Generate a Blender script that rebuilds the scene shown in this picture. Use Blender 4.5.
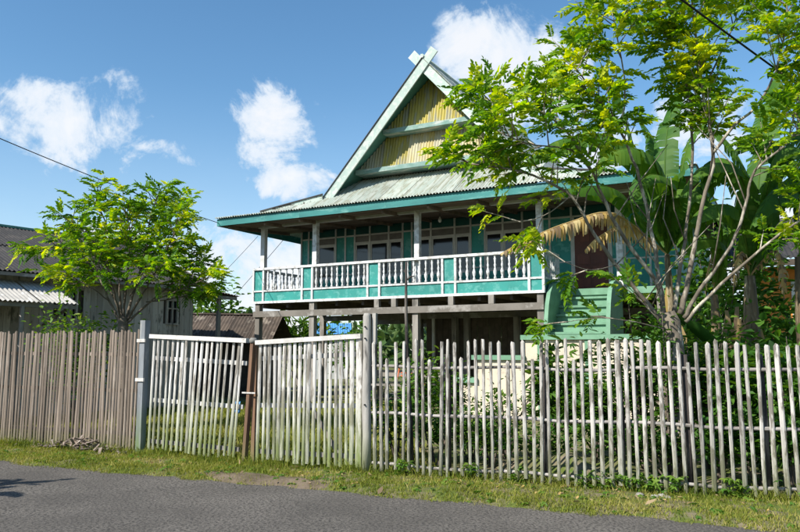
import bpy, math, random
import numpy as np
from mathutils import Vector, Matrix, noise as mnoise
random.seed(7); RNG = np.random.default_rng(7)
R = math.radians
scene = bpy.context.scene
for o in list(bpy.data.objects): bpy.data.objects.remove(o)
COL = scene.collection

# ------------------------------------------------------------------ camera, sky, sun, exposure
FPX = 720.0; PITCH = math.atan(84 / FPX); EYE = Vector((0, 0, 1.6))
cd = bpy.data.cameras.new('camera'); cam = bpy.data.objects.new('camera', cd); COL.objects.link(cam)
cd.sensor_width = 36; cd.lens = 36 * FPX / 800; cd.clip_end = 2000; cd.clip_start = .1
cam.location = EYE; cam.rotation_euler = (R(90) + PITCH, 0, 0); scene.camera = cam
SUN_AZ = math.atan2(-.814, -.581); SUN_EL = R(40)
EXPOSURE = 0.66
scene.view_settings.view_transform = 'Standard'; scene.view_settings.look = 'None'
scene.view_settings.gamma = 1; scene.view_settings.use_curve_mapping = False
scene.view_settings.exposure = EXPOSURE
scene.cycles.max_bounces = 6; scene.cycles.diffuse_bounces = 3; scene.cycles.glossy_bounces = 2; scene.cycles.transmission_bounces = 3

def pix_dir(u, v):
    xc = (u - 400) / FPX; yc = (266 - v) / FPX
    return Vector((xc, math.cos(PITCH) - math.sin(PITCH) * yc, math.sin(PITCH) + math.cos(PITCH) * yc))
def at(u, v, Y):
    d = pix_dir(u, v); return EYE + d * (Y / d.y)

world = bpy.data.worlds.new('World'); scene.world = world; world.use_nodes = True
wn = world.node_tree.nodes; wl = world.node_tree.links; wn.clear()
def build_world():
    out = wn.new('ShaderNodeOutputWorld'); sky = wn.new('ShaderNodeTexSky'); sky.sky_type = 'NISHITA'
    sky.sun_disc = False; sky.sun_elevation = SUN_EL; sky.sun_rotation = SUN_AZ % (2 * math.pi)
    sky.altitude = 0; sky.air_density = 1.0; sky.dust_density = .3; sky.ozone_density = 1.6
    bs = wn.new('ShaderNodeBackground'); hs = wn.new('ShaderNodeHueSaturation'); hs.inputs['Saturation'].default_value = 1.2; hs.inputs['Hue'].default_value = .494; hs.inputs['Value'].default_value = 1.0; wl.new(sky.outputs[0], hs.inputs['Color']); wl.new(hs.outputs[0], bs.inputs[0]); bs.inputs[1].default_value = .112
    bc = wn.new('ShaderNodeBackground'); bc.inputs[1].default_value = 1.0
    tc = wn.new('ShaderNodeTexCoord'); V = tc.outputs['Generated']
    def math_(op, a, b=None, c=None, clamp=False):
        n = wn.new('ShaderNodeMath'); n.operation = op; n.use_clamp = clamp
        for i, x in enumerate((a, b, c)):
            if x is None: continue
            if isinstance(x, (int, float)): n.inputs[i].default_value = x
            else: wl.new(x, n.inputs[i])
        return n.outputs[0]
    def noise(scale, detail, rough=.6, dist=0.0):
        n = wn.new('ShaderNodeTexNoise'); n.inputs['Scale'].default_value = scale
        n.inputs['Detail'].default_value = detail; n.inputs['Roughness'].default_value = rough
        n.inputs['Distortion'].default_value = dist; wl.new(V, n.inputs['Vector']); return n.outputs[0]
    def blob(d, rx, ry, w, prev):
        # an elliptical puff about direction d; rx, ry angular radii
        d = Vector(d).normalized(); mp = wn.new('ShaderNodeMapping'); mp.vector_type = 'TEXTURE'; wl.new(V, mp.inputs['Vector'])
        mp.inputs['Location'].default_value = d; mp.inputs['Scale'].default_value = (rx, .6, ry)
        mp.inputs['Rotation'].default_value = (math.asin(d.z), 0, -math.atan2(d.x, d.y))
        q = wn.new('ShaderNodeVectorMath'); q.operation = 'DOT_PRODUCT'; wl.new(mp.outputs[0], q.inputs[0]); wl.new(mp.outputs[0], q.inputs[1])
        return math_('MAXIMUM', math_('MULTIPLY_ADD', q.outputs['Value'], -w, w), prev)
    px = [(500, 66, 64, 50, 1.35), (478, 50, 44, 38, 1.3), (545, 92, 60, 50, 1.1), (585, 135, 60, 40, .9), (268, 118, 40, 32, 1.15), (272, 150, 40, 28, .85), (268, 128, 48, 48, .6), (302, 182, 54, 22, 1.1),
          (82, 124, 56, 46, 1.1), (40, 104, 36, 28, .95), (112, 94, 26, 22, .7), (10, 125, 40, 22, .85), (150, 150, 36, 12, .7), (182, 160, 26, 8, .5),
          (40, 236, 120, 20, .85), (258, 285, 90, 54, 1.4), (235, 262, 74, 40, 1.2), (330, 300, 90, 40, .9), (690, 130, 50, 34, .8), (715, 150, 60, 40, .6), (770, 225, 80, 45, 1), (700, 270, 90, 40, .8)]
    blobs = [(pix_dir(u, v), rx / FPX, ry / FPX, w) for u, v, rx, ry, w in px]
    rr = random.Random(3)
    for k in range(12):                     # the same kind of cumulus goes on round the horizon
        az = R(45 + 270 * (k + rr.random()) / 12); el = R(rr.uniform(5, 24) if k % 4 else rr.uniform(26, 50))
        blobs.append(((math.sin(az) * math.cos(el), math.cos(az) * math.cos(el), math.sin(el)), rr.uniform(.10, .2), rr.uniform(.05, .09), rr.uniform(.5, 1)))
    tot = 0.0
    for d, rx, ry, w in blobs: tot = blob(d, rx * 1.25, ry * 1.3, w, tot)
    n1 = noise(10, 8, .66, .5); n2 = noise(30, 4, .65)
    fld = math_('ADD', math_('MULTIPLY', tot, .85), math_('MULTIPLY', math_('SUBTRACT', n1, .5), 2.9))
    fld = math_('ADD', fld, math_('MULTIPLY', math_('SUBTRACT', n2, .5), 1.0))
    dens = wn.new('ShaderNodeMapRange'); dens.interpolation_type = 'SMOOTHSTEP'
    wl.new(fld, dens.inputs['Value']); dens.inputs['From Min'].default_value = .30; dens.inputs['From Max'].default_value = .86
    gate = math_('MULTIPLY', dens.outputs[0], math_('MULTIPLY', tot, 4.0, clamp=True))
    # thin veil towards the horizon
    sep = wn.new('ShaderNodeSeparateXYZ'); wl.new(V, sep.inputs[0])
    hz = wn.new('ShaderNodeMapRange'); hz.interpolation_type = 'SMOOTHSTEP'; wl.new(sep.outputs[2], hz.inputs['Value'])
    hz.inputs['From Min'].default_value = .36; hz.inputs['From Max'].default_value = -.02
    hz.inputs['To Max'].default_value = .42
    wisp = math_('MULTIPLY', hz.outputs[0], math_('ADD', .62, math_('MULTIPLY', n1, .75)))
    a = math_('MAXIMUM', math_('MULTIPLY', gate, .92), wisp, clamp=True)
    cr = wn.new('ShaderNodeMapRange'); wl.new(fld, cr.inputs['Value']); cr.inputs['From Min'].default_value = .35; cr.inputs['From Max'].default_value = 1.2
    mixc = wn.new('ShaderNodeMix'); mixc.data_type = 'RGBA'; wl.new(cr.outputs[0], mixc.inputs['Factor'])
    mixc.inputs['A'].default_value = (.44, .53, .63, 1); mixc.inputs['B'].default_value = (.62, .63, .65, 1)
    wl.new(mixc.outputs['Result'], bc.inputs[0])
    ms = wn.new('ShaderNodeMixShader'); wl.new(a, ms.inputs[0]); wl.new(bs.outputs[0], ms.inputs[1]); wl.new(bc.outputs[0], ms.inputs[2])
    wl.new(ms.outputs[0], out.inputs[0])
build_world()
world.cycles.sampling_method = 'MANUAL'; world.cycles.sample_map_resolution = 512

sd = bpy.data.lights.new('sun', 'SUN'); sun = bpy.data.objects.new('sun', sd); COL.objects.link(sun)
sd.energy = 4.9; sd.angle = R(.53); sd.color = (1, .95, .86)
sv = Vector((math.sin(SUN_AZ) * math.cos(SUN_EL), math.cos(SUN_AZ) * math.cos(SUN_EL), math.sin(SUN_EL)))
sun.rotation_euler = sv.to_track_quat('Z', 'Y').to_euler(); sun.location = (-10, -6, 20)

# ------------------------------------------------------------------ helpers: materials
MATS = {}
def mat(name, c1, c2=None, scale=4, rough=.75, bump=.25, bscale=30, stretch=(1, 1, 1), rand=.18, c3=None, c3amt=.5, c3scale=6, c3stretch=None,
        moss=None, spec=.3, metal=0.0, lo=.40, hi=.60):
    m = bpy.data.materials.new(name); MATS[name] = m; m.use_nodes = True; n = m.node_tree.nodes; l = m.node_tree.links
    b = n['Principled BSDF']; b.inputs['Roughness'].default_value = rough; b.inputs['Specular IOR Level'].default_value = spec; b.inputs['Metallic'].default_value = metal
    tc = n.new('ShaderNodeTexCoord'); oi = n.new('ShaderNodeObjectInfo')
    off = n.new('ShaderNodeVectorMath'); off.operation = 'MULTIPLY_ADD'; l.new(oi.outputs['Random'], off.inputs[0]); off.inputs[1].default_value = (37, 53, 71); l.new(tc.outputs['Object'], off.inputs[2])
    def mapped(s):
        mp = n.new('ShaderNodeMapping'); mp.inputs['Scale'].default_value = s; l.new(off.outputs[0], mp.inputs['Vector']); return mp.outputs[0]
    def noise(vec, sc, det=6, ro=.6):
        t = n.new('ShaderNodeTexNoise'); t.inputs['Scale'].default_value = sc; t.inputs['Detail'].default_value = det; t.inputs['Roughness'].default_value = ro; l.new(vec, t.inputs['Vector']); return t.outputs[0]
    def ramp(v, a, bb):
        r = n.new('ShaderNodeMapRange'); l.new(v, r.inputs['Value']); r.inputs['From Min'].default_value = a; r.inputs['From Max'].default_value = bb; return r.outputs[0]
    def mix(f, A, B):
        x = n.new('ShaderNodeMix'); x.data_type = 'RGBA'
        if isinstance(f, float): x.inputs['Factor'].default_value = f
        else: l.new(f, x.inputs['Factor'])
        for k, c in (('A', A), ('B', B)):
            if isinstance(c, tuple): x.inputs[k].default_value = (*c, 1)
            else: l.new(c, x.inputs[k])
        return x.outputs['Result']
    v = mapped(stretch); col = mix(ramp(noise(v, scale), lo, hi), c1, c2 or tuple(x * .7 for x in c1))
    if c3: col = mix(ramp(noise(mapped(c3stretch or stretch), c3scale, 8, .65), 1 - c3amt - .07, 1 - c3amt + .01), col, c3)
    if moss:
        z0, z1, mc = moss
        sp = n.new('ShaderNodeSeparateXYZ'); geo = n.new('ShaderNodeNewGeometry'); l.new(geo.outputs['Position'], sp.inputs[0])
        f = ramp(sp.outputs[2], z1, z0); mm = n.new('ShaderNodeMath'); mm.operation = 'MULTIPLY'; mm.use_clamp = True
        l.new(f, mm.inputs[0]); l.new(ramp(noise(v, scale * 2.2), .2, .55), mm.inputs[1]); col = mix(mm.outputs[0], col, mc)
    if rand:
        hs = n.new('ShaderNodeHueSaturation'); mr = n.new('ShaderNodeMapRange'); l.new(oi.outputs['Random'], mr.inputs['Value'])
        mr.inputs['To Min'].default_value = 1 - rand; mr.inputs['To Max'].default_value = 1 + rand; l.new(mr.outputs[0], hs.inputs['Value']); l.new(col, hs.inputs['Color']); col = hs.outputs[0]
    l.new(col, b.inputs['Base Color'])
    if bump:
        bm = n.new('ShaderNodeBump'); bm.inputs['Strength'].default_value = bump; bm.inputs['Distance'].default_value = .02
        l.new(noise(v, bscale, 5, .65), bm.inputs['Height']); l.new(bm.outputs[0], b.inputs['Normal'])
    return m

def leafmat(name, cols, trans=.35, rough=.55, spec=.25):
    m = bpy.data.materials.new(name); MATS[name] = m; m.use_nodes = True; n = m.node_tree.nodes; l = m.node_tree.links
    b = n['Principled BSDF']; b.inputs['Roughness'].default_value = rough; b.inputs['Specular IOR Level'].default_value = spec
    at_ = n.new('ShaderNodeAttribute'); at_.attribute_name = 'tint'
    cr = n.new('ShaderNodeValToRGB'); l.new(at_.outputs['Fac'], cr.inputs[0])
    while len(cr.color_ramp.elements) < len(cols): cr.color_ramp.elements.new(.5)
    for i, c in enumerate(cols):
        cr.color_ramp.elements[i].position = i / max(1, len(cols) - 1); cr.color_ramp.elements[i].color = (*c, 1)
    l.new(cr.outputs[0], b.inputs['Base Color'])
    if trans:
        t = n.new('ShaderNodeBsdfTranslucent'); hs = n.new('ShaderNodeHueSaturation'); hs.inputs['Value'].default_value = 1.6; hs.inputs['Saturation'].default_value = 1.1; hs.inputs['Hue'].default_value = .488
        l.new(cr.outputs[0], hs.inputs['Color']); l.new(hs.outputs[0], t.inputs[0])
        ms = n.new('ShaderNodeMixShader'); ms.inputs[0].default_value = trans; l.new(b.outputs[0], ms.inputs[1]); l.new(t.outputs[0], ms.inputs[2])
        l.new(ms.outputs[0], n['Material Output'].inputs[0])
    return m

# ------------------------------------------------------------------ helpers: meshes and objects
class MB:
    def __init__(s): s.v = []; s.f = []; s.sm = []
    def add(s, vs, fs, smooth=False):
        b = len(s.v); s.v += [tuple(x) for x in vs]; s.f += [tuple(b + i for i in q) for q in fs]; s.sm += [smooth] * len(fs); return s
    def box(s, x0, x1, y0, y1, z0, z1):
        return s.add([(x0, y0, z0), (x1, y0, z0), (x1, y1, z0), (x0, y1, z0), (x0, y0, z1), (x1, y0, z1), (x1, y1, z1), (x0, y1, z1)],
                     [(0, 3, 2, 1), (4, 5, 6, 7), (0, 1, 5, 4), (1, 2, 6, 5), (2, 3, 7, 6), (3, 0, 4, 7)])
    def bar(s, a, b, w, h, up=(0, 0, 1)):
        a = Vector(a); b = Vector(b); d = (b - a).normalized(); up = Vector(up)
        if abs(d.dot(up)) > .99: up = Vector((0, 1, 0))
        r = d.cross(up).normalized() * w / 2; u = r.cross(d).normalized() * h / 2
        vs = [a - r - u, a + r - u, a + r + u, a - r + u, b - r - u, b + r - u, b + r + u, b - r + u]
        return s.add(vs, [(0, 1, 2, 3), (7, 6, 5, 4), (0, 4, 5, 1), (1, 5, 6, 2), (2, 6, 7, 3), (3, 7, 4, 0)])
    def tube(s, pts, rad, n=6, cap=True):
        pts = [Vector(p) for p in pts]
        if not hasattr(rad, '__len__'): rad = [rad] * len(pts)
        t0 = (pts[1] - pts[0]).normalized(); ref = Vector((1, 0, 0)) if abs(t0.x) < .8 else Vector((0, 1, 0)); u = (ref - t0 * ref.dot(t0)).normalized()
        vs = []; fs = []
        for i, p in enumerate(pts):
            t = (pts[min(i + 1, len(pts) - 1)] - pts[max(i - 1, 0)]).normalized(); u = (u - t * u.dot(t)).normalized(); w = t.cross(u)
            vs += [p + (u * math.cos(2 * math.pi * k / n) + w * math.sin(2 * math.pi * k / n)) * rad[i] for k in range(n)]
        for i in range(len(pts) - 1):
            fs += [(i * n + k, i * n + (k + 1) % n, (i + 1) * n + (k + 1) % n, (i + 1) * n + k) for k in range(n)]
        s.add(vs, fs, True)
        if cap: b = len(s.v) - len(vs); s.f += [tuple(b + k for k in reversed(range(n))), tuple(b + (len(pts) - 1) * n + k for k in range(n))]; s.sm += [False, False]
        return s
    def lathe(s, prof, n=8, c=(0, 0)):
        vs = [(c[0] + r * math.cos(2 * math.pi * k / n), c[1] + r * math.sin(2 * math.pi * k / n), z) for r, z in prof for k in range(n)]
        fs = [(i * n + k, i * n + (k + 1) % n, (i + 1) * n + (k + 1) % n, (i + 1) * n + k) for i in range(len(prof) - 1) for k in range(n)]
        s.add(vs, fs, True); b = len(s.v) - len(vs)
        s.f += [tuple(b + k for k in reversed(range(n))), tuple(b + (len(prof) - 1) * n + k for k in range(n))]; s.sm += [False, False]
        return s
    def prism(s, poly, x0, x1, axis=0):
        # polygon in the two other axes, extruded along an axis
        def P(t, q): return (t, q[0], q[1]) if axis == 0 else ((q[0], t, q[1]) if axis == 1 else (q[0], q[1], t))
        n = len(poly)
        return s.add([P(x0, q) for q in poly] + [P(x1, q) for q in poly], [tuple(range(n)), tuple(reversed(range(n, 2 * n)))] + [(i, i + n, (i + 1) % n + n, (i + 1) % n) for i in range(n)])
    def mesh(s, name):
        me = bpy.data.meshes.new(name); me.from_pydata(s.v, [], s.f); me.polygons.foreach_set('use_smooth', s.sm); me.update(); return me
    def build(s, name, m, parent=None, **k): return new(name, s.mesh(name), m, parent, **k)

def new(name, me, m=None, parent=None, loc=None, rot=None, scale=None, kind=None):
    o = bpy.data.objects.new(name, me); COL.objects.link(o)
    if m is not None and me is not None and not me.materials: me.materials.append(MATS[m] if isinstance(m, str) else m)
    if parent is not None: o.parent = parent
    if loc is not None: o.location = loc
    if rot is not None: o.rotation_euler = rot
    if scale is not None: o.scale = scale
    if kind: o['kind'] = kind
    return o
def tag(o, label, cat=None, group=None, kind=None):
    o['label'] = label
    if cat: o['category'] = cat
    if group: o['group'] = group
    if kind: o['kind'] = kind
    return o
def thing(name, label, cat, loc=(0, 0, 0), rotz=0, group=None):
    return tag(new(name, None, loc=loc, rot=(0, 0, rotz)), label, cat, group)
def np_mesh(name, V, F, tint=None, smooth=False):
    me = bpy.data.meshes.new(name); V = np.asarray(V, np.float32); F = np.asarray(F, np.int32); k = F.shape[1]
    me.vertices.add(len(V)); me.vertices.foreach_set('co', V.ravel()); me.loops.add(F.size); me.loops.foreach_set('vertex_index', F.ravel())
    me.polygons.add(len(F)); me.polygons.foreach_set('loop_start', np.arange(0, F.size, k, dtype=np.int32)); 
    if smooth: me.polygons.foreach_set('use_smooth', np.ones(len(F), bool))
    if tint is not None:
        a = me.attributes.new('tint', 'FLOAT', 'POINT'); a.data.foreach_set('value', np.asarray(tint, np.float32))
    me.update(calc_edges=True); return me
def nz(x, y, z=0.0): return mnoise.noise(Vector((x, y, z)))

# ------------------------------------------------------------------ leaves
def leaflet(L, W, fold=.25, droop=.15):
    # two folded quads, 6 verts
    V = [(0, 0, 0), (.32 * L, W / 2, fold * W / 2), (.72 * L, W * .36, fold * W * .3 - droop * L * .4), (L, 0, -droop * L), (.32 * L, -W / 2, fold * W / 2), (.72 * L, -W * .36, fold * W * .3 - droop * L * .4)]
    return np.array(V), np.array([(0, 3, 2, 1), (0, 4, 5, 3)])
def compound(L=.46, pairs=6, ll=.145, lw=.068, droop=.35, rng=RNG):
    VV = []; FF = []; TT = []; nb = 0
    def add(V, F, t):
        nonlocal nb
        VV.append(V); FF.append(F + nb); TT.append(np.full(len(V), t)); nb += len(V)
    def rp(t): return np.array([L * t, 0, -droop * L * t * t])
    n = 5; ts = np.linspace(0, .96, n); w = .0035
    V = []
    for t in ts: p = rp(t); V += [p + [0, w, 0], p + [0, -w, 0], p + [0, 0, -w]]
    F = []
    for i in range(n - 1):
        a = 3 * i; F += [(a, a + 1, a + 4, a + 3), (a + 1, a + 2, a + 5, a + 4)]
    add(np.array(V), np.array(F), .5)
    for k in range(pairs + 1):
        t = .2 + .78 * k / pairs
        for sgn in ((1, -1) if k < pairs else (0,)):
            s = (.75 + .35 * math.sin(math.pi * min(1, t * 1.05))) * rng.uniform(.85, 1.12)
            V, F = leaflet(ll * s, lw * s, rng.uniform(.1, .5), rng.uniform(0, .4))
            a = sgn * rng.uniform(.85, 1.15); roll = sgn * -rng.uniform(.0, .5); ca, sa = math.cos(a), math.sin(a)
            # droop of each leaflet
            pt = rng.uniform(.0, .5); Rp = np.array([[math.cos(pt), 0, math.sin(pt)], [0, 1, 0], [-math.sin(pt), 0, math.cos(pt)]])
            Rr = np.array([[1, 0, 0], [0, math.cos(roll), -math.sin(roll)], [0, math.sin(roll), math.cos(roll)]])
            Rz = np.array([[ca, -sa, 0], [sa, ca, 0], [0, 0, 1]])
            add((V @ Rr.T @ Rp.T) @ Rz.T + rp(t), F, np.clip(.5 + rng.normal(0, .13), 0, 1))
    return np.concatenate(VV), np.concatenate(FF), np.concatenate(TT)
def simple_leaf(L=.14, W=.06, n=1, rng=RNG, spread=.0):
    VV = []; FF = []; nb = 0
    for k in range(n):
        V, F = leaflet(L * rng.uniform(.7, 1.1), W * rng.uniform(.7, 1.1), .35, rng.uniform(.1, .5))
        a = (k - (n - 1) / 2) * spread; Rz = np.array([[math.cos(a), -math.sin(a), 0], [math.sin(a), math.cos(a), 0], [0, 0, 1]])
        VV.append(V @ Rz.T); FF.append(F + nb); nb += len(V)
    V = np.concatenate(VV); return V, np.concatenate(FF), np.full(len(V), .5)
def frame(d, up=(0, 0, 1), roll=0.0):
    x = np.array(d, float); x /= np.linalg.norm(x) + 1e-9; z = np.array(up, float); z = z - x * x.dot(z)
    if np.linalg.norm(z) < 1e-3: z = np.array((1., 0, 0)) - x * x[0]
    z /= np.linalg.norm(z); y = np.cross(z, x)
    if roll: y, z = y * math.cos(roll) + z * math.sin(roll), z * math.cos(roll) - y * math.sin(roll)
    return np.stack([x, y, z], 1)
def merge_leaves(name, items, templates):
    # items: (template index, 3x3, pos, scale, tint offset)
    VV = []; FF = []; TT = []; nb = 0
    for ti, M, p, s, t in items:
        V, F, T = templates[ti]; VV.append(V @ M.T * s + np.array(p)); FF.append(F + nb); TT.append(np.clip(T + t, 0, 1)); nb += len(V)
    return np_mesh(name, np.concatenate(VV), np.concatenate(FF), np.concatenate(TT))

# ------------------------------------------------------------------ materials
mat('asphalt', (.150, .136, .120), (.108, .098, .087), scale=.9, rough=.9, bump=.8, bscale=30, rand=0, c3=(.060, .055, .050), c3amt=.45, c3scale=34, spec=.2)
mat('soil', (.20, .165, .115), (.12, .12, .05), scale=2.2, rough=.95, bump=.6, bscale=40, rand=0, c3=(.10, .13, .03), c3amt=.47, c3scale=3, spec=.1)
mat('dirt', (.155, .122, .088), (.105, .085, .055), scale=6, rough=.95, bump=.6, bscale=30, rand=0, spec=.1)
mat('picket', (.49, .462, .43), (.35, .33, .305), scale=9, rough=.85, bump=.5, bscale=26, stretch=(1, 1, .18), rand=.22, c3=(.15, .135, .115), c3amt=.455, c3scale=15, c3stretch=(1, 1, .35), moss=(.05, .8, (.12, .13, .06)))
mat('picket_rail', (.36, .335, .31), (.23, .21, .19), scale=9, rough=.85, bump=.4, bscale=20, stretch=(.25, .25, 1), rand=.1, c3=(.14, .125, .11), c3amt=.40, c3scale=16)
mat('brown_slat', (.225, .18, .145), (.15, .118, .093), scale=7, rough=.85, bump=.4, bscale=22, stretch=(1, 1, .15), rand=.24, c3=(.30, .25, .21), c3amt=.38, c3scale=12, moss=(.0, .35, (.15, .14, .07)))
mat('gate_slat', (.58, .56, .53), (.45, .43, .405), scale=8, rough=.85, bump=.45, bscale=24, stretch=(1, 1, .16), rand=.2, c3=(.22, .20, .17), c3amt=.44, c3scale=13, c3stretch=(1, 1, .25), moss=(.25, 1.1, (.16, .19, .07)))
mat('gate_bar', (.58, .56, .53), (.47, .45, .42), scale=8, rough=.85, bump=.3, bscale=24, rand=.08, c3=(.25, .23, .2), c3amt=.34, c3scale=14)
mat('blue_post', (.175, .19, .205), (.125, .13, .14), scale=5, rough=.8, bump=.3, bscale=20, stretch=(1, 1, .2), c3=(.26, .26, .25), c3amt=.4, moss=(.0, .8, (.10, .15, .05)))
mat('rust_post', (.20, .115, .07), (.13, .075, .05), scale=6, rough=.85, bump=.3, stretch=(1, 1, .2), moss=(.0, .5, (.15, .15, .06)))
mat('grey_post', (.38, .36, .33), (.26, .245, .225), scale=6, rough=.85, bump=.6, bscale=16, stretch=(1, 1, .14), c3=(.08, .075, .07), c3amt=.36, c3scale=7, moss=(.0, .7, (.2, .23, .1)))
mat('dark_pole', (.06, .05, .045), (.035, .03, .028), scale=9, rough=.85, bump=.5, stretch=(1, 1, .2), c3=(.16, .14, .12), c3amt=.42)
mat('teal', (.022, .235, .205), (.018, .195, .17), scale=2.5, rough=.6, bump=.08, rand=.12, c3=(.07, .29, .26), c3amt=.42, c3scale=5, spec=.4)
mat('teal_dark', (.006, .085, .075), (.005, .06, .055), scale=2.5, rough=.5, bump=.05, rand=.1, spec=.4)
mat('teal_fascia', (.035, .20, .19), (.025, .15, .145), scale=3, rough=.6, bump=.1, stretch=(.3, 1, 1), rand=.1, c3=(.10, .27, .25), c3amt=.4, c3scale=4)
mat('white_paint', (.66, .67, .67), (.55, .565, .565), scale=4, rough=.6, bump=.08, rand=.06, c3=(.42, .41, .39), c3amt=.42, c3scale=8)
mat('trim_paint', (.52, .52, .50), (.43, .43, .41), scale=4, rough=.65, bump=.08, rand=.06)
mat('barge', (.37, .455, .415), (.30, .39, .355), scale=3, rough=.7, bump=.15, rand=.06, c3=(.46, .50, .465), c3amt=.45, c3scale=6)
mat('barge_low', (.36, .46, .41), (.42, .48, .43), scale=3, rough=.75, bump=.15, rand=.06, c3=(.10, .10, .085), c3amt=.45, c3scale=5)
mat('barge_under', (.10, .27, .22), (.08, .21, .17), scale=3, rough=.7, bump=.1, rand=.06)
mat('shelf', (.22, .32, .29), (.13, .24, .21), scale=3, rough=.7, bump=.1, rand=.06, c3=(.40, .43, .40), c3amt=.42, c3scale=5, c3stretch=(.3, 1, 1))
mat('sheet_yellow', (.40, .335, .075), (.32, .27, .07), scale=1.6, rough=.6, bump=.05, stretch=(2.2, 1, .4), rand=.12, c3=(.30, .29, .20), c3amt=.42, c3scale=2.6)
mat('sheet_mixed', (.40, .375, .28), (.40, .32, .12), scale=1.3, rough=.6, bump=.05, stretch=(2, 1, .3), rand=.12, c3=(.27, .25, .18), c3amt=.40, c3scale=3)
mat('sheet_pale', (.46, .48, .43), (.36, .41, .36), scale=2.0, rough=.6, bump=.1, stretch=(3, .5, .5), rand=.16, c3=(.31, .32, .255), c3amt=.44, c3scale=3.5, c3stretch=(3.5, .6, .6))
mat('roof_dark', (.038, .036, .036), (.027, .026, .026), scale=1.5, rough=.75, bump=.08, rand=.16, c3=(.055, .05, .046), c3amt=.42, c3scale=3)
mat('awning', (.42, .40, .37), (.33, .315, .29), scale=2, rough=.7, bump=.08, rand=.12, c3=(.5, .49, .47), c3amt=.4, c3scale=4)
mat('timber', (.22, .20, .175), (.15, .135, .115), scale=5, rough=.85, bump=.4, bscale=16, stretch=(.25, 1, .25), rand=.15, c3=(.33, .31, .285), c3amt=.4, c3scale=5)
mat('stilt', (.27, .25, .225), (.17, .155, .135), scale=5, rough=.85, bump=.4, bscale=16, stretch=(1, 1, .18), rand=.15, c3=(.08, .075, .065), c3amt=.36, c3scale=6)
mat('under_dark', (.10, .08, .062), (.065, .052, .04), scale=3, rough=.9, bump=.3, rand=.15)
mat('ceiling', (.17, .125, .092), (.11, .082, .06), scale=4, rough=.85, bump=.3, stretch=(.2, 1, 1), rand=.22)
mat('grey_plank', (.39, .355, .31), (.28, .25, .215), scale=5, rough=.9, bump=.5, bscale=16, stretch=(1, 1, .14), rand=.17, c3=(.13, .12, .105), c3amt=.37, c3scale=7, c3stretch=(1, 1, .3))
mat('door_red', (.13, .034, .018), (.09, .024, .013), scale=4, rough=.45, bump=.1, stretch=(1, 1, .2), rand=.05)
mat('stair_green', (.16, .31, .205), (.125, .255, .165), scale=3, rough=.7, bump=.15, rand=.05, c3=(.13, .25, .16), c3amt=.38, c3scale=6)
mat('cream_wall', (.62, .54, .42), (.54, .47, .37), scale=2.5, rough=.85, bump=.15, rand=.04, c3=(.38, .34, .27), c3amt=.36, c3scale=4)
mat('bark', (.20, .168, .13), (.12, .10, .076), scale=9, rough=.9, bump=.6, bscale=18, stretch=(1, 1, .4), rand=.15, c3=(.42, .38, .31), c3amt=.40, c3scale=8)
mat('bark_dark', (.13, .105, .08), (.085, .07, .055), scale=8, rough=.9, bump=.5, rand=.12, c3=(.20, .17, .135), c3amt=.38)
mat('banana_stem', (.19, .14, .08), (.10, .075, .045), scale=5, rough=.85, bump=.6, stretch=(2.5, 2.5, .25), rand=.2, c3=(.36, .30, .19), c3amt=.42, c3scale=4, c3stretch=(2, 2, .3))
mat('wire', (.012, .012, .012), rough=.6, bump=0, rand=0)
mat('orange_wall', (.62, .24, .05), (.55, .205, .045), scale=2, rough=.8, bump=.1, rand=.04)
mat('blue_sheet', (.08, .27, .55), (.07, .22, .47), scale=2, rough=.5, bump=.05, rand=.05)
mat('rust_sheet', (.10, .078, .062), (.06, .048, .04), scale=2.2, rough=.9, bump=.3, rand=.15, c3=(.20, .17, .14), c3amt=.36, c3scale=2.2)
mat('plaster', (.55, .55, .53), (.46, .46, .44), scale=2, rough=.85, bump=.1, rand=.05)
mat('orange_plastic', (.55, .12, .035), (.5, .11, .03), rough=.45, bump=0, rand=.05, spec=.5)
mat('dry_bark', (.23, .18, .145), (.13, .10, .08), scale=9, rough=.9, bump=.4, rand=.2, c3=(.33, .29, .25), c3amt=.4)
mat('stone', (.30, .285, .26), (.22, .21, .19), scale=6, rough=.9, bump=.5, rand=.2)
mat('grit', (.13, .12, .105), (.09, .083, .073), scale=8, rough=.9, bump=0, rand=0)
mat('curtain', (.17, .16, .155), (.13, .125, .12), scale=3, rough=.9, bump=.1, rand=.1)
def glassmat():
    m = mat('window_glass', (.006, .007, .008), (.004, .005, .006), rough=.06, bump=0, rand=0, spec=.5)
glassmat()
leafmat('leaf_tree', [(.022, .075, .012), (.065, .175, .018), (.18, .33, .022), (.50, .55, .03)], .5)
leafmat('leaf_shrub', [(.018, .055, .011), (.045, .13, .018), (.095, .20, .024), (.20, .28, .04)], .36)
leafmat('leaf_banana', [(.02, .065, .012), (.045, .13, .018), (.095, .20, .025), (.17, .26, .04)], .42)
leafmat('leaf_dead', [(.17, .12, .075), (.35, .26, .16), (.52, .36, .12), (.62, .50, .26)], .30, rough=.8)
leafmat('grass', [(.06, .095, .014), (.13, .17, .022), (.23, .24, .04), (.40, .34, .13)], .30, rough=.7, spec=.15)
leafmat('leaf_far', [(.02, .05, .014), (.04, .085, .02), (.07, .12, .03), (.10, .15, .04)], .2)

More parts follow.
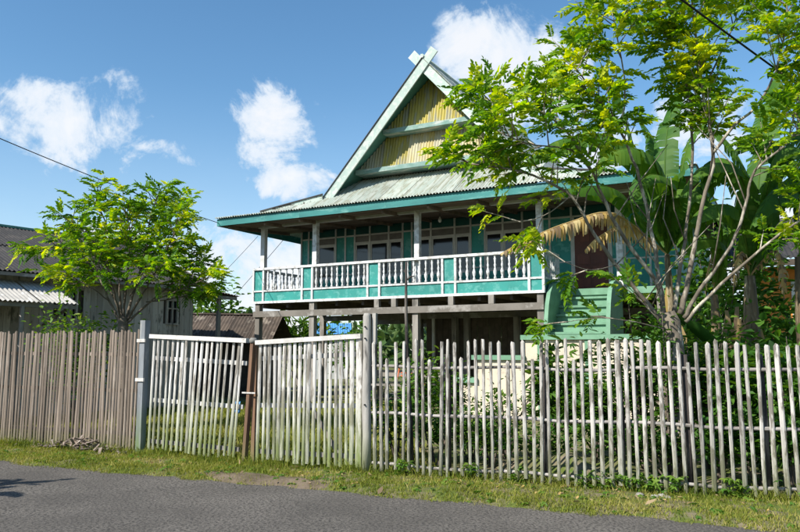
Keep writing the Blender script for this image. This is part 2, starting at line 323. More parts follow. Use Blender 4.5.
# ------------------------------------------------------------------ ground and road
def edge_d(x, y): return (y - (8.0 - .438 * x)) * .916       # distance inside the road edge, towards the yard
def sstep(a, b, x): t = min(1, max(0, (x - a) / (b - a))); return t * t * (3 - 2 * t)
def gz(x, y):
    d = edge_d(x, y) + .16 * nz(x * 1.1, y * 1.1, 3) + .10 * nz(x * 4, y * 4, 8)
    if -6.5 < x < 8 and d < -5.6: d = -5.6 - d if False else d
    far = -5.4 - (edge_d(x, y) + .15 * nz(x, y, 5))           # the other verge, behind the camera
    k = max(sstep(-.12, .3, d), sstep(-.1, .3, far))
    return -.05 + .095 * k + (.022 * nz(x * 2.3, y * 2.3) + .010 * nz(x * 7, y * 7)) * k
def ground():
    def ax(fine0, fine1, st, lo, hi):
        a = list(np.arange(fine0, fine1, st)); s = st; p = fine1
        while p < hi: a.append(p); s *= 1.22; p += s
        a.append(hi); s = st; p = fine0 - s
        b = []
        while p > lo: b.append(p); s *= 1.22; p -= s
        b.append(lo); return sorted(set(b + a))
    xs = ax(-8.5, 7, .11, -600, 600); ys = ax(5.2, 13.5, .09, -120, 900)
    V = [(x, y, gz(x, y) if -40 < x < 40 and -20 < y < 60 else (.045 if edge_d(x, y) > 0 or edge_d(x, y) < -5.6 else -.05)) for y in ys for x in xs]; nx = len(xs)
    F = [(j * nx + i, j * nx + i + 1, (j + 1) * nx + i + 1, (j + 1) * nx + i) for j in range(len(ys) - 1) for i in range(nx - 1)]
    o = new('ground', np_mesh('ground', V, F, smooth=True), 'soil'); o['kind'] = 'structure'; o['label'] = 'grassy earth of the yard and verge'
    # asphalt road: a gently uneven sheet
    dx = Vector((1, -.438, 0)).normalized(); dy = Vector((.438, 1, 0)).normalized(); c = Vector((0, 8.0, 0)); mb = []
    L = sorted(set(list(np.arange(-9, 9, .12)) + list(np.arange(-120, -9, 2.5)) + list(np.arange(9, 120, 2.5)))); W = list(np.arange(-6.2, .6, .12))
    for w in W:
        for l_ in L:
            p = c + dx * l_ + dy * w; mb.append((p.x, p.y, .012 * nz(p.x * .6, p.y * .6, 2) + .004 * nz(p.x * 5, p.y * 5)))
    n = len(L); F = [(j * n + i, j * n + i + 1, (j + 1) * n + i + 1, (j + 1) * n + i) for j in range(len(W) - 1) for i in range(n - 1)]
    o = new('road', np_mesh('road', mb, F, smooth=True), 'asphalt'); o['kind'] = 'structure'; o['label'] = 'worn grey asphalt road in front of the fence'
ground()
def dirt_patch():
    V = []; F = []; n = 34
    for j in range(n):
        for i in range(n):
            x = (i / (n - 1) - .5) * 2.6; y = (j / (n - 1) - .5) * 1.0; px_, py_ = -1.62 + x, 9.02 + y - .42 * x; r = (x / .95) ** 2 + (y / .30) ** 2 + .7 * nz(px_ * 2.2, py_ * 2.2, 33)
            V.append((px_, py_, gz(px_, py_) + .012 - .05 * max(0, r - .5)))
    F = [(j * n + i, j * n + i + 1, (j + 1) * n + i + 1, (j + 1) * n + i) for j in range(n - 1) for i in range(n - 1)]
    o = new('dirt_patch', np_mesh('dirt_patch', V, F, smooth=True), 'dirt'); o['kind'] = 'structure'; o['label'] = 'bare trodden earth before the gate'
dirt_patch()

# ------------------------------------------------------------------ stilt house
HYAW = -28.5
HO = Vector((-4.55, 22.5, .03))
house = thing('stilt_house', 'teal and white wooden stilt house with tiered corrugated gable and front veranda', 'house', HO, R(HYAW))
HW = 12.2; HD = 11.0; YW = 2.4; CX = 6.1
APEX = 9.62; FOOTX = 3.25; FOOTZ = 6.02; SL = (APEX - FOOTZ) / FOOTX
def roofz(x): return APEX - SL * abs(x - CX)
def P(b, name, m, parent=house, **k): return b.build(name, m, parent, **k)

def corr_sheet(p0, ux, uy, width, length, pitch=.09, amp=.021, seg=5, clip=None, rows=2):
    # corrugated sheet: waves along ux, runs along uy from p0; clip(s) -> (t0, t1)
    p0 = Vector(p0); ux = Vector(ux).normalized(); uy = Vector(uy).normalized(); nn = ux.cross(uy).normalized(); b = MB(); n = max(2, int(width / pitch * seg)); vs = []; fs = []
    for i in range(n + 1):
        s = width * i / n; t0, t1 = clip(s) if clip else (0, length); h = amp * math.sin(2 * math.pi * s / pitch)
        for j in range(rows): vs.append(p0 + ux * s + uy * (t0 + (t1 - t0) * j / (rows - 1)) + nn * h)
    for i in range(n):
        for j in range(rows - 1): fs.append((i * rows + j, (i + 1) * rows + j, (i + 1) * rows + j + 1, i * rows + j + 1))
    return b.add(vs, fs, True)

def build_house():
    # --- stilts, beams, floor
    front_x = [.12, 2.18, 5.65, 9.2, 12.08]
    for x in front_x:
        for y in (.08, 3.6, 7.2, 10.9):
            P(MB().bar((x, y, 0), (x, y, 3.0), .17, .17), 'stilt', 'stilt'); 
    for y in (.08, 3.6, 7.2, 10.9):
        P(MB().box(.0, 9.3 if y < 1 else HW, y - .05 - (.09 if y < 1 else 0), y + .05 - (.09 if y < 1 else 0), 2.58, 2.76), 'beam', 'timber')
    for x in (4.45, 5.0, 6.75, 7.9):
        P(MB().bar((x, .0, 2.765), (x, .0, 3.0), .15, .12), 'short_post', 'stilt')
    for k in range(14):
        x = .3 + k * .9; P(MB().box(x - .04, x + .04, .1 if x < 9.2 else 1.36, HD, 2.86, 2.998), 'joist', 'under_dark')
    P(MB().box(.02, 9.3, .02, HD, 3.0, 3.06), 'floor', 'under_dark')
    P(MB().box(9.301, HW, 1.25, HD, 3.0, 3.17), 'landing_floor', 'stair_green')
    # room under the floor
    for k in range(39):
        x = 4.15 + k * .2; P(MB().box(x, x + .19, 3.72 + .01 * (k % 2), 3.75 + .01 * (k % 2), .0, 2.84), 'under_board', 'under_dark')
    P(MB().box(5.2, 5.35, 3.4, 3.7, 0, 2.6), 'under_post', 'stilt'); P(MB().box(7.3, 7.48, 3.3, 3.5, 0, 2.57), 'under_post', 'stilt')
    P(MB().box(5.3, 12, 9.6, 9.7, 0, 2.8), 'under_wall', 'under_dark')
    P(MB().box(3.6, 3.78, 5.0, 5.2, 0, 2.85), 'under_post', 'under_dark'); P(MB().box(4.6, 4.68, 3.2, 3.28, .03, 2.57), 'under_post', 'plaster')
    # --- veranda front: skirting panels, rails, balusters
    narrow = [(-.03, .36), (1.84, 2.21), (4.14, 4.53), (6.5, 6.88), (8.93, 9.3)]
    rail = P(MB().box(-.03, 9.32, -.07, .07, 4.04, 4.11), 'rail', 'white_paint')
    P(MB().box(-.04, 9.33, -.06, .05, 3.0, 3.07), 'bottom_trim', 'white_paint')
    P(MB().box(-.03, 9.32, -.045, .04, 3.36, 3.41), 'middle_trim', 'white_paint')
    edges = []
    for a, b in narrow: edges += [a, b]
    spans = [(edges[i], edges[i + 1]) for i in range(len(edges) - 1)]
    for i, (a, b) in enumerate(spans):
        P(MB().box(a + .03, b - .03, -.012, .02, 3.07, 3.36), 'lower_panel', 'teal')
        if i % 2 == 0: P(MB().box(a + .03, b - .03, -.012, .02, 3.41, 4.04), 'upper_panel', 'teal')
    for e in edges: P(MB().box(e - .032, e + .032, -.052, .032, 3.073, 4.037), 'rail_stud', 'white_paint')
    prof = [(.030, 3.41), (.034, 3.45), (.018, 3.49), (.040, 3.56), (.044, 3.62), (.026, 3.68), (.017, 3.72), (.030, 3.76), (.030, 3.79), (.017, 3.83), (.027, 3.90), (.032, 3.95), (.020, 3.98), (.033, 4.0), (.033, 4.04)]
    prof = [(r * 1.12, z - 3.41) for r, z in prof]
    bal = MB().lathe(prof, 8).mesh('baluster')
    for i, (a, b) in enumerate(spans):
        if i % 2: 
            n = (6, 10, 10, 10)[i // 2]
            for k in range(n): new('baluster', bal, 'white_paint', house, loc=(a + (b - a) * (k + .7) / (n + .4), 0, 3.41), rot=(0, 0, random.uniform(0, 1)))
    # left side railing and right return
    P(MB().box(-.06, .06, .075, YW - .05, 4.042, 4.108), 'rail', 'white_paint'); P(MB().box(-.04, .04, .06, YW - .05, 3.362, 3.412), 'middle_trim', 'white_paint')
    P(MB().box(-.012, .02, .06, YW - .05, 3.07, 3.36), 'lower_panel', 'teal')
    for k in range(11): new('baluster', bal, 'white_paint', house, loc=(0, .25 + k * .2, 3.41))
    P(MB().box(9.24, 9.35, .075, 1.22, 4.042, 4.108), 'rail', 'white_paint'); P(MB().box(9.255, 9.335, .06, 1.22, 3.362, 3.412), 'middle_trim', 'white_paint')
    P(MB().box(9.28, 9.31, .06, 1.22, 3.07, 3.36), 'lower_panel', 'teal'); P(MB().box(9.25, 9.34, 1.225, 1.31, 3.05, 4.12), 'rail_stud', 'white_paint')
    for k in range(9):
        y0 = .1 + k * .125
        P(MB().bar((9.285, y0, 3.42), (9.285, y0 + .12, 4.035), .014, .018), 'lattice_slat', 'white_paint'); P(MB().bar((9.305, y0 + .12, 3.42), (9.305, y0, 4.035), .014, .018), 'lattice_slat', 'white_paint')
    # --- veranda posts
    for x, m in ((.19, 'trim_paint'), (2.18, 'white_paint'), (5.65, 'white_paint'), (9.17, 'white_paint'), (10.95, 'white_paint')):
        y = .17 if x < 9.3 else 1.2
        P(MB().box(x - .075, x + .075, y - .075, y + .075, 3.06 if x < 9.3 else 3.17, 5.52), 'veranda_post', m)
    P(MB().box(.0, HW, .10, .24, 5.40, 5.56), 'veranda_beam', 'trim_paint')
    # --- veranda ceiling boards, sloping up to the wall
    def cz(y): return 5.40 + .07 * (y + .8)
    y = -.74
    while y < YW + .3:
        P(MB().add([(-.82, y, cz(y)), (HW + .82, y, cz(y)), (HW + .82, y + .17, cz(y + .17)), (-.82, y + .17, cz(y + .17)), (-.82, y, cz(y) + .02), (HW + .82, y, cz(y) + .02), (HW + .82, y + .17, cz(y + .17) + .02), (-.82, y + .17, cz(y + .17) + .02)],
                   [(0, 1, 2, 3), (4, 7, 6, 5), (0, 4, 5, 1), (2, 6, 7, 3), (1, 5, 6, 2), (3, 7, 4, 0)]), 'ceiling_board', 'ceiling'); y += .178
    for x in (-.5, .9, 2.2, 3.6, 5.0, 6.4, 7.8, 9.2, 10.6, 12): P(MB().bar((x, -.7, cz(-.7) - .05), (x, YW - .04, cz(YW) - .05), .06, .09), 'rafter', 'ceiling')
    # --- front wall: base boards, studs, panels, windows
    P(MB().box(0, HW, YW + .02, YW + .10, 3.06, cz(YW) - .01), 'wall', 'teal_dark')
    wt = cz(YW) - .02
    xs = [.02, .32, .69, 1.43, 1.81, 2.18, 2.76, 3.47, 3.98, 4.31, 4.52, 4.98, 5.79, 6.32, 6.78, 7.35, 7.95, 8.4, 8.77, 9.4, 10.48, 10.85, 11.5, 12.17]
    for x in xs: P(MB().box(x - .028, x + .028, YW - .03, YW + .018, 3.07 if x < 9.3 else 3.175, wt), 'wall_stud', 'trim_paint')
    kinds = 'ppwppwwwppwwwpwwwppdppp'
    ztr = 5.30
    for i in range(len(xs) - 1):
        a, b = xs[i] + .03, xs[i + 1] - .03; k = kinds[i]
        P(MB().box(a, b, YW - .02, YW + .017, ztr, ztr + .05), 'transom_bar', 'trim_paint')
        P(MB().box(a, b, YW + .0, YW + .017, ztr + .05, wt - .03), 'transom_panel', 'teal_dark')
        if k == 'w':
            P(MB().box(a, b, YW + .0, YW + .017, 5.10, ztr), 'upper_pane', 'curtain'); P(MB().box(a, b, YW - .02, YW + .017, 5.05, 5.10), 'window_bar', 'trim_paint')
            w = P(MB().box(a, a + .045, YW - .012, YW + .017, 3.95, 5.05).box(b - .045, b, YW - .012, YW + .017, 3.95, 5.05).box(a + .045, b - .045, YW - .012, YW + .017, 3.95, 4.0).box(a + .045, b - .045, YW - .012, YW + .017, 5.0, 5.05), 'window_frame', 'trim_paint')
            P(MB().box(a + .045, b - .045, YW + .0, YW + .012, 4.0, 5.0), 'window_pane', 'window_glass', w)
            P(MB().box(a, b, YW - .005, YW + .017, 3.07, 3.9), 'wall_panel', 'teal'); P(MB().box(a, b, YW - .03, YW + .017, 3.9, 3.95), 'window_sill', 'trim_paint')
        elif k == 'p':
            z0 = 3.07 if a < 9.3 else 3.175
            P(MB().box(a, b, YW - .004, YW + .017, z0, 4.02), 'wall_panel', 'teal'); P(MB().box(a, b, YW - .02, YW + .017, 4.02, 4.06), 'wall_bar', 'trim_paint'); P(MB().box(a, b, YW - .004, YW + .017, 4.06, ztr), 'wall_panel', 'teal')
        else:
            d = P(MB().box(a + .05, b - .05, YW - .03, YW + .01, 3.22, 5.2), 'door', 'door_red'); P(MB().box(a, a + .05, YW - .04, YW + .017, 3.175, ztr).box(b - .05, b, YW - .04, YW + .017, 3.175, ztr), 'door_frame', 'trim_paint')
            for z in (3.3, 3.62, 3.94, 4.26, 4.58, 4.9):
                P(MB().box(a + .13, (a + b) / 2 - .04, YW - .045, YW - .0302, z, z + .25), 'door_panel', 'door_red', d); P(MB().box((a + b) / 2 + .04, b - .13, YW - .045, YW - .0302, z, z + .25), 'door_panel', 'door_red', d)
    # --- side and rear walls
    P(MB().box(.0, .06, YW + .102, HD, 3.06, 5.6), 'side_wall', 'teal'); P(MB().box(HW - .06, HW, YW + .102, HD, 3.06, 5.6), 'side_wall', 'teal'); P(MB().box(.062, HW - .062, HD - .06, HD, 3.06, 5.6), 'rear_wall', 'teal')
    # --- bulb
    bl = P(MB().tube([(5.9, 1.1, 5.58), (5.9, 1.1, 5.42)], .008, 5), 'light_cord', 'wire'); P(MB().lathe([(.02, 5.42), (.028, 5.39), (.05, 5.34), (.052, 5.30), (.03, 5.26), (.008, 5.25)], 10, (5.9, 1.1)), 'light_bulb', 'white_paint')
    # --- eaves: fascia boards
    EZ0, EZ1 = 5.40, 5.62; ex0, ex1 = -.86, HW + .86
    for a, b in ((ex0, 2.3), (2.303, 5.2), (5.203, 8.7), (8.703, ex1)): P(MB().box(a, b, -.85, -.815, EZ0 + random.uniform(-.006, .006), EZ1), 'fascia', 'teal_fascia')
    P(MB().box(ex0, ex0 + .035, -.812, HD + .6, EZ0, EZ1), 'fascia', 'teal_fascia'); P(MB().box(ex1 - .035, ex1, -.812, HD + .6, EZ0, EZ1), 'fascia', 'teal_fascia')
    # --- front skirt of corrugated sheets, rising from the eave to the gable
    sl = .655; EY = -.93; EZ = 5.635; lowsl = (FOOTZ - EZ) / (CX - FOOTX - ex0); u = Vector((0, 1, sl)).normalized()
    KX = 1.0; HY0 = EY + .045; HY1 = -.50; KZ = EZ + .035
    def ytop(x):
        xl = min(x, 2 * CX - x)
        if xl >= CX - FOOTX: return .66
        if xl > KX: return HY0 + (HY1 - HY0) * (xl - KX) / (CX - FOOTX - KX)
        return HY0
    x = ex0 - .03
    while x < ex1:
        w = min(.738, ex1 + .03 - x); x0 = x
        P(corr_sheet((x, EY, EZ + random.uniform(0, .006)), (1, 0, 0), u, w, 1, clip=lambda s: (0, (ytop(x0 + s) - EY) / u.y)), 'roof_sheet', 'sheet_pale'); x += .738
    # --- main steep roof, both slopes, then the flat lower wings
    for sgn in (-1, 1):
        ux = Vector((0, 1, 0)); run = Vector((sgn, 0, -SL)).normalized(); ln = math.hypot(FOOTX, FOOTX * SL) + .05; yy = -.42
        while yy < HD + .5:
            p0 = Vector((CX, yy, APEX + .05)); b = corr_sheet(p0, ux, run, .80, ln, seg=4); P(b, 'roof_sheet', 'sheet_pale')
            xf = CX + sgn * (FOOTX - .02); q1 = Vector((CX + sgn * (CX - KX), yy, KZ)) - Vector((xf, yy, FOOTZ + .03)); q2 = Vector((sgn * (KX - ex0 + .03), 0, EZ - KZ))
            if yy > .3:
                P(corr_sheet((xf, yy, FOOTZ + .03), ux, q1, .80, q1.length, seg=4), 'roof_sheet', 'sheet_pale'); P(corr_sheet((CX + sgn * (CX - KX), yy, KZ + .004), ux, q2, .80, q2.length, seg=4), 'roof_sheet', 'sheet_pale')
            yy += .79
    # first bay of each wing: cut back along the hip with the skirt
    for sgn in (-1, 1):
        xf = CX + sgn * FOOTX; xk = CX + sgn * (CX - KX); xe = CX + sgn * (CX - ex0 + .03)
        b = MB(); b.add([(xf, .38, FOOTZ + .03), (xk, .38, KZ), (xk, HY0 + .02, KZ), (xf, HY1 + .06, FOOTZ + .03), (xe, .38, EZ), (xe, HY0 + .02, EZ + .02)], [(0, 1, 2, 3), (1, 4, 5, 2)] if sgn > 0 else [(3, 2, 1, 0), (2, 5, 4, 1)]); P(b, 'wing_sheet', 'sheet_pale')
    P(MB().tube([(CX, -.44, APEX + .08), (CX, HD + .5, APEX + .08)], .06, 6), 'ridge_cap', 'barge')
    # --- bargeboards with crossed tips, and lower boards on the wings
    th = .27
    for sgn, yo in ((-1, 0), (1, .045)):
        ext = .40; d = Vector((sgn, 0, -SL)).normalized(); nrm = Vector((sgn * SL, 0, 1)).normalized()
        a = Vector((CX, -.40 + yo, APEX + .02)) - d * ext; e = Vector((CX + sgn * (FOOTX + .04), -.40 + yo, roofz(CX + FOOTX + .04) + .02))
        q = [a, e, e - nrm * th, a - nrm * th]
        b = MB(); b.add(q + [p + Vector((0, .04, 0)) for p in q], [(0, 1, 2, 3), (7, 6, 5, 4), (0, 4, 5, 1), (1, 5, 6, 2), (2, 6, 7, 3), (3, 7, 4, 0)]); P(b, 'bargeboard', 'barge')
        # dark drip strip on the upper edge
        q = [Vector((CX, -.43 + yo, APEX + .05)), e + Vector((0, -.03, .03)), e + Vector((0, -.03, -.0)), Vector((CX, -.43 + yo, APEX + .02))]
        b = MB(); b.add(q + [p + Vector((0, .028, 0)) for p in q], [(0, 1, 2, 3), (7, 6, 5, 4), (0, 4, 5, 1), (1, 5, 6, 2), (2, 6, 7, 3), (3, 7, 4, 0)]); P(b, 'drip_edge', 'roof_dark')
        # underside boarding of the overhang
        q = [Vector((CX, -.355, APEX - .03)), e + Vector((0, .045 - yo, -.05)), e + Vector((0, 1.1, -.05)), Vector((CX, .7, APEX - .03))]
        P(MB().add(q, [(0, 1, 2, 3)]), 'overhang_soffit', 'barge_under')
        f = Vector((CX + sgn * (FOOTX + .0), HY1 + .02, FOOTZ + .07)); g = Vector((CX + sgn * (CX - KX + .1), HY0 - .02, KZ + .02))
        q = [f, g, g - Vector((0, 0, .05)), f - Vector((0, 0, .19))]; b = MB(); b.add(q + [p + Vector((0, .04, 0)) for p in q], [(0, 1, 2, 3), (7, 6, 5, 4), (0, 4, 5, 1), (1, 5, 6, 2), (2, 6, 7, 3), (3, 7, 4, 0)]); P(b, 'wing_board', 'barge_low')
        q = [f + Vector((-.02 * sgn, -.03, .03)), g + Vector((0, -.03, .03)), g + Vector((0, -.03, .0)), f + Vector((-.02 * sgn, -.03, 0))]; b = MB(); b.add(q + [p + Vector((0, .028, 0)) for p in q], [(0, 1, 2, 3), (7, 6, 5, 4), (0, 4, 5, 1), (1, 5, 6, 2), (2, 6, 7, 3), (3, 7, 4, 0)]); P(b, 'drip_edge', 'roof_dark')
    # --- gable tiers
    def tier(zb, yb, zt, yt, mats, margin=.06):
        u = Vector((0, yt - yb, zt - zb)).normalized(); hw = (APEX - margin - zb) / SL; n = max(1, round(2 * hw / .75)); w = 2 * hw / n
        for i in range(n):
            x0 = CX - hw + i * w
            def clip(s, x0=x0):
                top = min(zt, APEX - margin - SL * abs(x0 + s - CX)); return (0, max(.0, (top - zb) / u.z))
            P(corr_sheet((x0, yb, zb), (1, 0, 0), u, w, 1, clip=clip), 'gable_sheet', mats[i % len(mats)])
    tier(7.93, .12, 9.6, .46, ['sheet_yellow'])
    tier(6.86, .18, 7.8, .42, ['sheet_mixed', 'sheet_yellow', 'sheet_mixed', 'sheet_mixed', 'sheet_mixed', 'sheet_yellow', 'sheet_mixed'])
    for z0, z1, y0, y1 in ((7.78, 7.91, .0, .55), (6.71, 6.84, .06, .70)):
        hw = (APEX - .06 - z1) / SL
        P(MB().box(CX - hw, CX + hw, y0, y1, z0, z1), 'gable_shelf', 'shelf')
    P(MB().add([(CX - FOOTX + .1, .75, FOOTZ), (CX + FOOTX - .1, .75, FOOTZ), (CX, .75, APEX - .1)], [(0, 1, 2)]), 'gable_backing', 'under_dark')
    # --- green stairs up to the door
    n = 6; z0 = 1.78; z1 = 3.17; dz = (z1 - z0) / n; run = .26
    for k in range(n):
        zt = z1 - k * dz; ya = 1.25 - k * run
        P(MB().box(9.462, 10.868, ya - run, ya + .09, zt - dz - .055, zt - dz), 'tread', 'stair_green'); P(MB().box(9.464, 10.866, ya + .06, ya + .088, zt - dz + .002, zt - .057), 'riser', 'stair_green')
    for x0 in (9.36, 10.87):
        prof = [(1.24, 3.30), (.6, 3.30), (.25, 3.22), (.02, 3.0), (-.14, 2.7), (-.25, 2.35), (-.31, 2.0), (-.34, 1.7), (-.34, 0), (1.24, 0)]
        P(MB().prism(prof, x0, x0 + .10, 0), 'stair_cheek', 'stair_green')
    # --- landing block and the lower flight, cream walls with green copings
    b = MB(); b.box(9.33, 12.3, -1.62, -1.5, 0, 1.80); P(b, 'parapet', 'cream_wall'); P(MB().box(9.24, 12.4, -1.70, -1.42, 1.802, 1.91), 'coping', 'stair_green')
    P(MB().box(9.36, 12.2, -1.498, -.35, 0, 1.52), 'landing', 'cream_wall')
    P(MB().box(8.15, 9.328, -1.62, -1.5, 0, 1.34), 'parapet', 'cream_wall'); P(MB().box(8.02, 9.325, -1.70, -1.42, 1.342, 1.45), 'coping', 'stair_green')
    P(MB().box(7.75, 8.148, -1.62, -1.5, 0, .80), 'parapet', 'cream_wall'); P(MB().box(7.62, 8.145, -1.70, -1.42, .802, .92), 'coping', 'stair_green')
    for x in (9.62, 10.7): P(MB().box(x, x + .1, -1.66, -1.622, .03, 1.80), 'pilaster', 'stair_green')
    for k in range(6): P(MB().box(9.36 - (k + 1) * .27, 9.357 - k * .27, -1.498, -.4, 0, 1.5 - (k + 1) * .22), 'lower_step', 'cream_wall')
build_house()

# ------------------------------------------------------------------ neighbouring plank house
def build_neighbour():
    yaw = R(54.6); o = Vector((-8.9, 16, .03))
    t = thing('plank_house', 'grey weathered plank house with dark corrugated roof at the left', 'house', o, yaw)
    x = -5.0
    wins = [(1.36, 1.80, 2.30, 3.02), (4.42, 4.76, 2.28, 2.92)]
    while x < 5.28:
        w = random.uniform(.15, .20); x1 = min(x + w, 5.3); dy = random.uniform(0, .012); b = MB(); hit = [q for q in wins if q[0] < x1 and q[1] > x]
        if hit: b.box(x, x1 - .006, dy, dy + .025, 0, hit[0][2]); b.box(x, x1 - .006, dy, dy + .025, hit[0][3], 3.3)
        else: b.box(x, x1 - .006, dy, dy + .025, random.uniform(0, .05), 3.3)
        P(b, 'plank', 'grey_plank', t); x = x1
    P(MB().box(-5, 5.27, .06, .12, 0, 3.25), 'wall_backing', 'under_dark', t)
    x = .14
    while x < 5.8: P(MB().box(5.27, 5.3, x, x + .165, 0, 3.3 + min(.9, (min(x, 6 - x)) * .45)), 'plank', 'grey_plank', t); x += .172
    P(MB().box(-5, 5.26, 5.9, 5.95, 0, 3.3), 'rear_wall', 'grey_plank', t); P(MB().box(-5.05, -5.0, 0, 5.95, 0, 3.3), 'side_wall', 'grey_plank', t)
    for a, b_, c, d in wins:
        f = P(MB().box(a - .03, a + .02, -.03, .04, c - .03, d + .03).box(b_ - .02, b_ + .03, -.03, .04, c - .03, d + .03).box(a + .02, b_ - .02, -.03, .04, c - .03, c + .02).box(a + .02, b_ - .02, -.03, .04, d - .02, d + .03).box((a + b_) / 2 - .02, (a + b_) / 2 + .02, -.025, .04, c + .02, d - .02).box(a + .02, (a + b_) / 2 - .02, -.02, .035, (c + d) / 2 + .08, (c + d) / 2 + .11).box((a + b_) / 2 + .02, b_ - .02, -.02, .035, (c + d) / 2 + .08, (c + d) / 2 + .11), 'window', 'grey_plank', t)
        P(MB().box(a + .02, b_ - .02, .045, .052, c + .02, d - .02), 'pane', 'window_glass', f)
    # main roof: front slope in sheets, in two overlapping rows
    RZ, EZ = 4.86, 3.30; RY = 3.3
    for s, (ya, yb) in enumerate(((-.45, 1.55), (1.45, RY))):
        x = -5.6
        while x < 5.7:
            k = (RZ - EZ) / (RY + .45); u = Vector((0, 1, k)).normalized(); w = min(.84, 5.75 - x)
            P(corr_sheet((x, ya, EZ + k * (ya + .45) + .025 * s + random.uniform(0, .012)), (1, 0, 0), u, w, (yb - ya) / u.y, pitch=.10, amp=.02, seg=5), 'roof_sheet', 'roof_dark', t); x += .82
    P(MB().add([(-5.6, RY, RZ), (5.7, RY, RZ), (5.7, 6.4, 3.4), (-5.6, 6.4, 3.4)], [(0, 1, 2, 3)]), 'rear_roof', 'roof_dark', t)
    P(MB().bar((-5.6, RY, RZ + .03), (5.72, RY, RZ + .03), .22, .06), 'ridge_cap', 'barge_under', t)
    P(MB().box(-5.6, 5.72, -.43, -.40, 3.20, 3.275), 'eave_board', 'timber', t)
    P(MB().bar((5.73, -.45, 3.27), (5.73, RY, RZ - .04), .03, .12), 'verge_board', 'timber', t)
    # lean-to at the right end
    for k in range(3): P(corr_sheet((5.3 + k * .42, -.5, 3.26 - .045 * k), (1, 0, -.1), (0, 1, .02), .44, 3.2, pitch=.10, amp=.02), 'lean_to_sheet', 'rust_sheet', t)
    P(MB().box(5.3, 6.5, -.45, -.38, 3.02, 3.11), 'lean_to_beam', 'timber', t); P(MB().bar((5.95, -.3, 0), (5.95, -.3, 3.08), .10, .10), 'lean_to_post', 'stilt', t); P(MB().bar((5.95, 2.3, 0), (5.95, 2.3, 3.08), .10, .10), 'lean_to_post', 'stilt', t)
    # pale awning over the yard
    u = Vector((0, -1.2, -.53)).normalized()
    for k in range(6):
        P(corr_sheet((1.14 - .86 * (k + 1) + random.uniform(-.01, .01), -.02, 3.14 + .006 * (k % 2)), (1, 0, 0), u, .84, 1.36 + random.uniform(-.03, .03), pitch=.10, amp=.018, seg=6), 'awning_sheet', 'awning', t)
    P(MB().box(-4.1, 1.1, -1.22, -1.16, 2.48, 2.56), 'awning_beam', 'timber', t)
    for x in (-.1, -2.2): P(MB().bar((x, -1.19, 0), (x, -1.19, 2.5), .07, .07), 'awning_post', 'stilt', t)
    for x in (1.0, -.9, -2.9): P(MB().bar((x, -.02, 2.15), (x, -1.1, 2.52), .04, .05), 'awning_brace', 'timber', t)
build_neighbour()

# ------------------------------------------------------------------ fences and gate
def seg_point(u, pts, zc=1.75):
    # where the sight line of a column meets a fence line
    k = (u - 400) / FPX
    for (ax, ay), (bx, by) in zip(pts[:-1], pts[1:]):
        # X = k*(Y cos p + (z-1.6) sin p)
        c = math.cos(PITCH); s = (zc - 1.6) * math.sin(PITCH); den = (bx - ax) - k * c * (by - ay)
        t = (k * (c * ay + s) - ax) / den
        if -1e-6 <= t <= 1 + 1e-6: return Vector((ax + t * (bx - ax), ay + t * (by - ay), 0))
    return None
def picket_mesh(w, h, seed, top='round', n=6, wob=.003, flat=.55):
    r = random.Random(seed); pts = []; rad = []
    ks = 6
    for k in range(ks): t = k / (ks - 1); pts.append((r.uniform(-wob, wob), r.uniform(-wob, wob) * .5, h * t * .985)); rad.append(w / 2 * r.uniform(.9, 1.08))
    sk = r.uniform(-.25, .25) * w; pts.append((pts[-1][0] + sk, pts[-1][1], h)); rad.append(w / 2 * (r.choice((.62, .74, .88)) if top == 'round' else .92))
    b = MB().tube(pts, rad, n); b.v = [(x, y * flat, z) for x, y, z in b.v]; b.sm = [False] * len(b.sm); return b.mesh('picket')
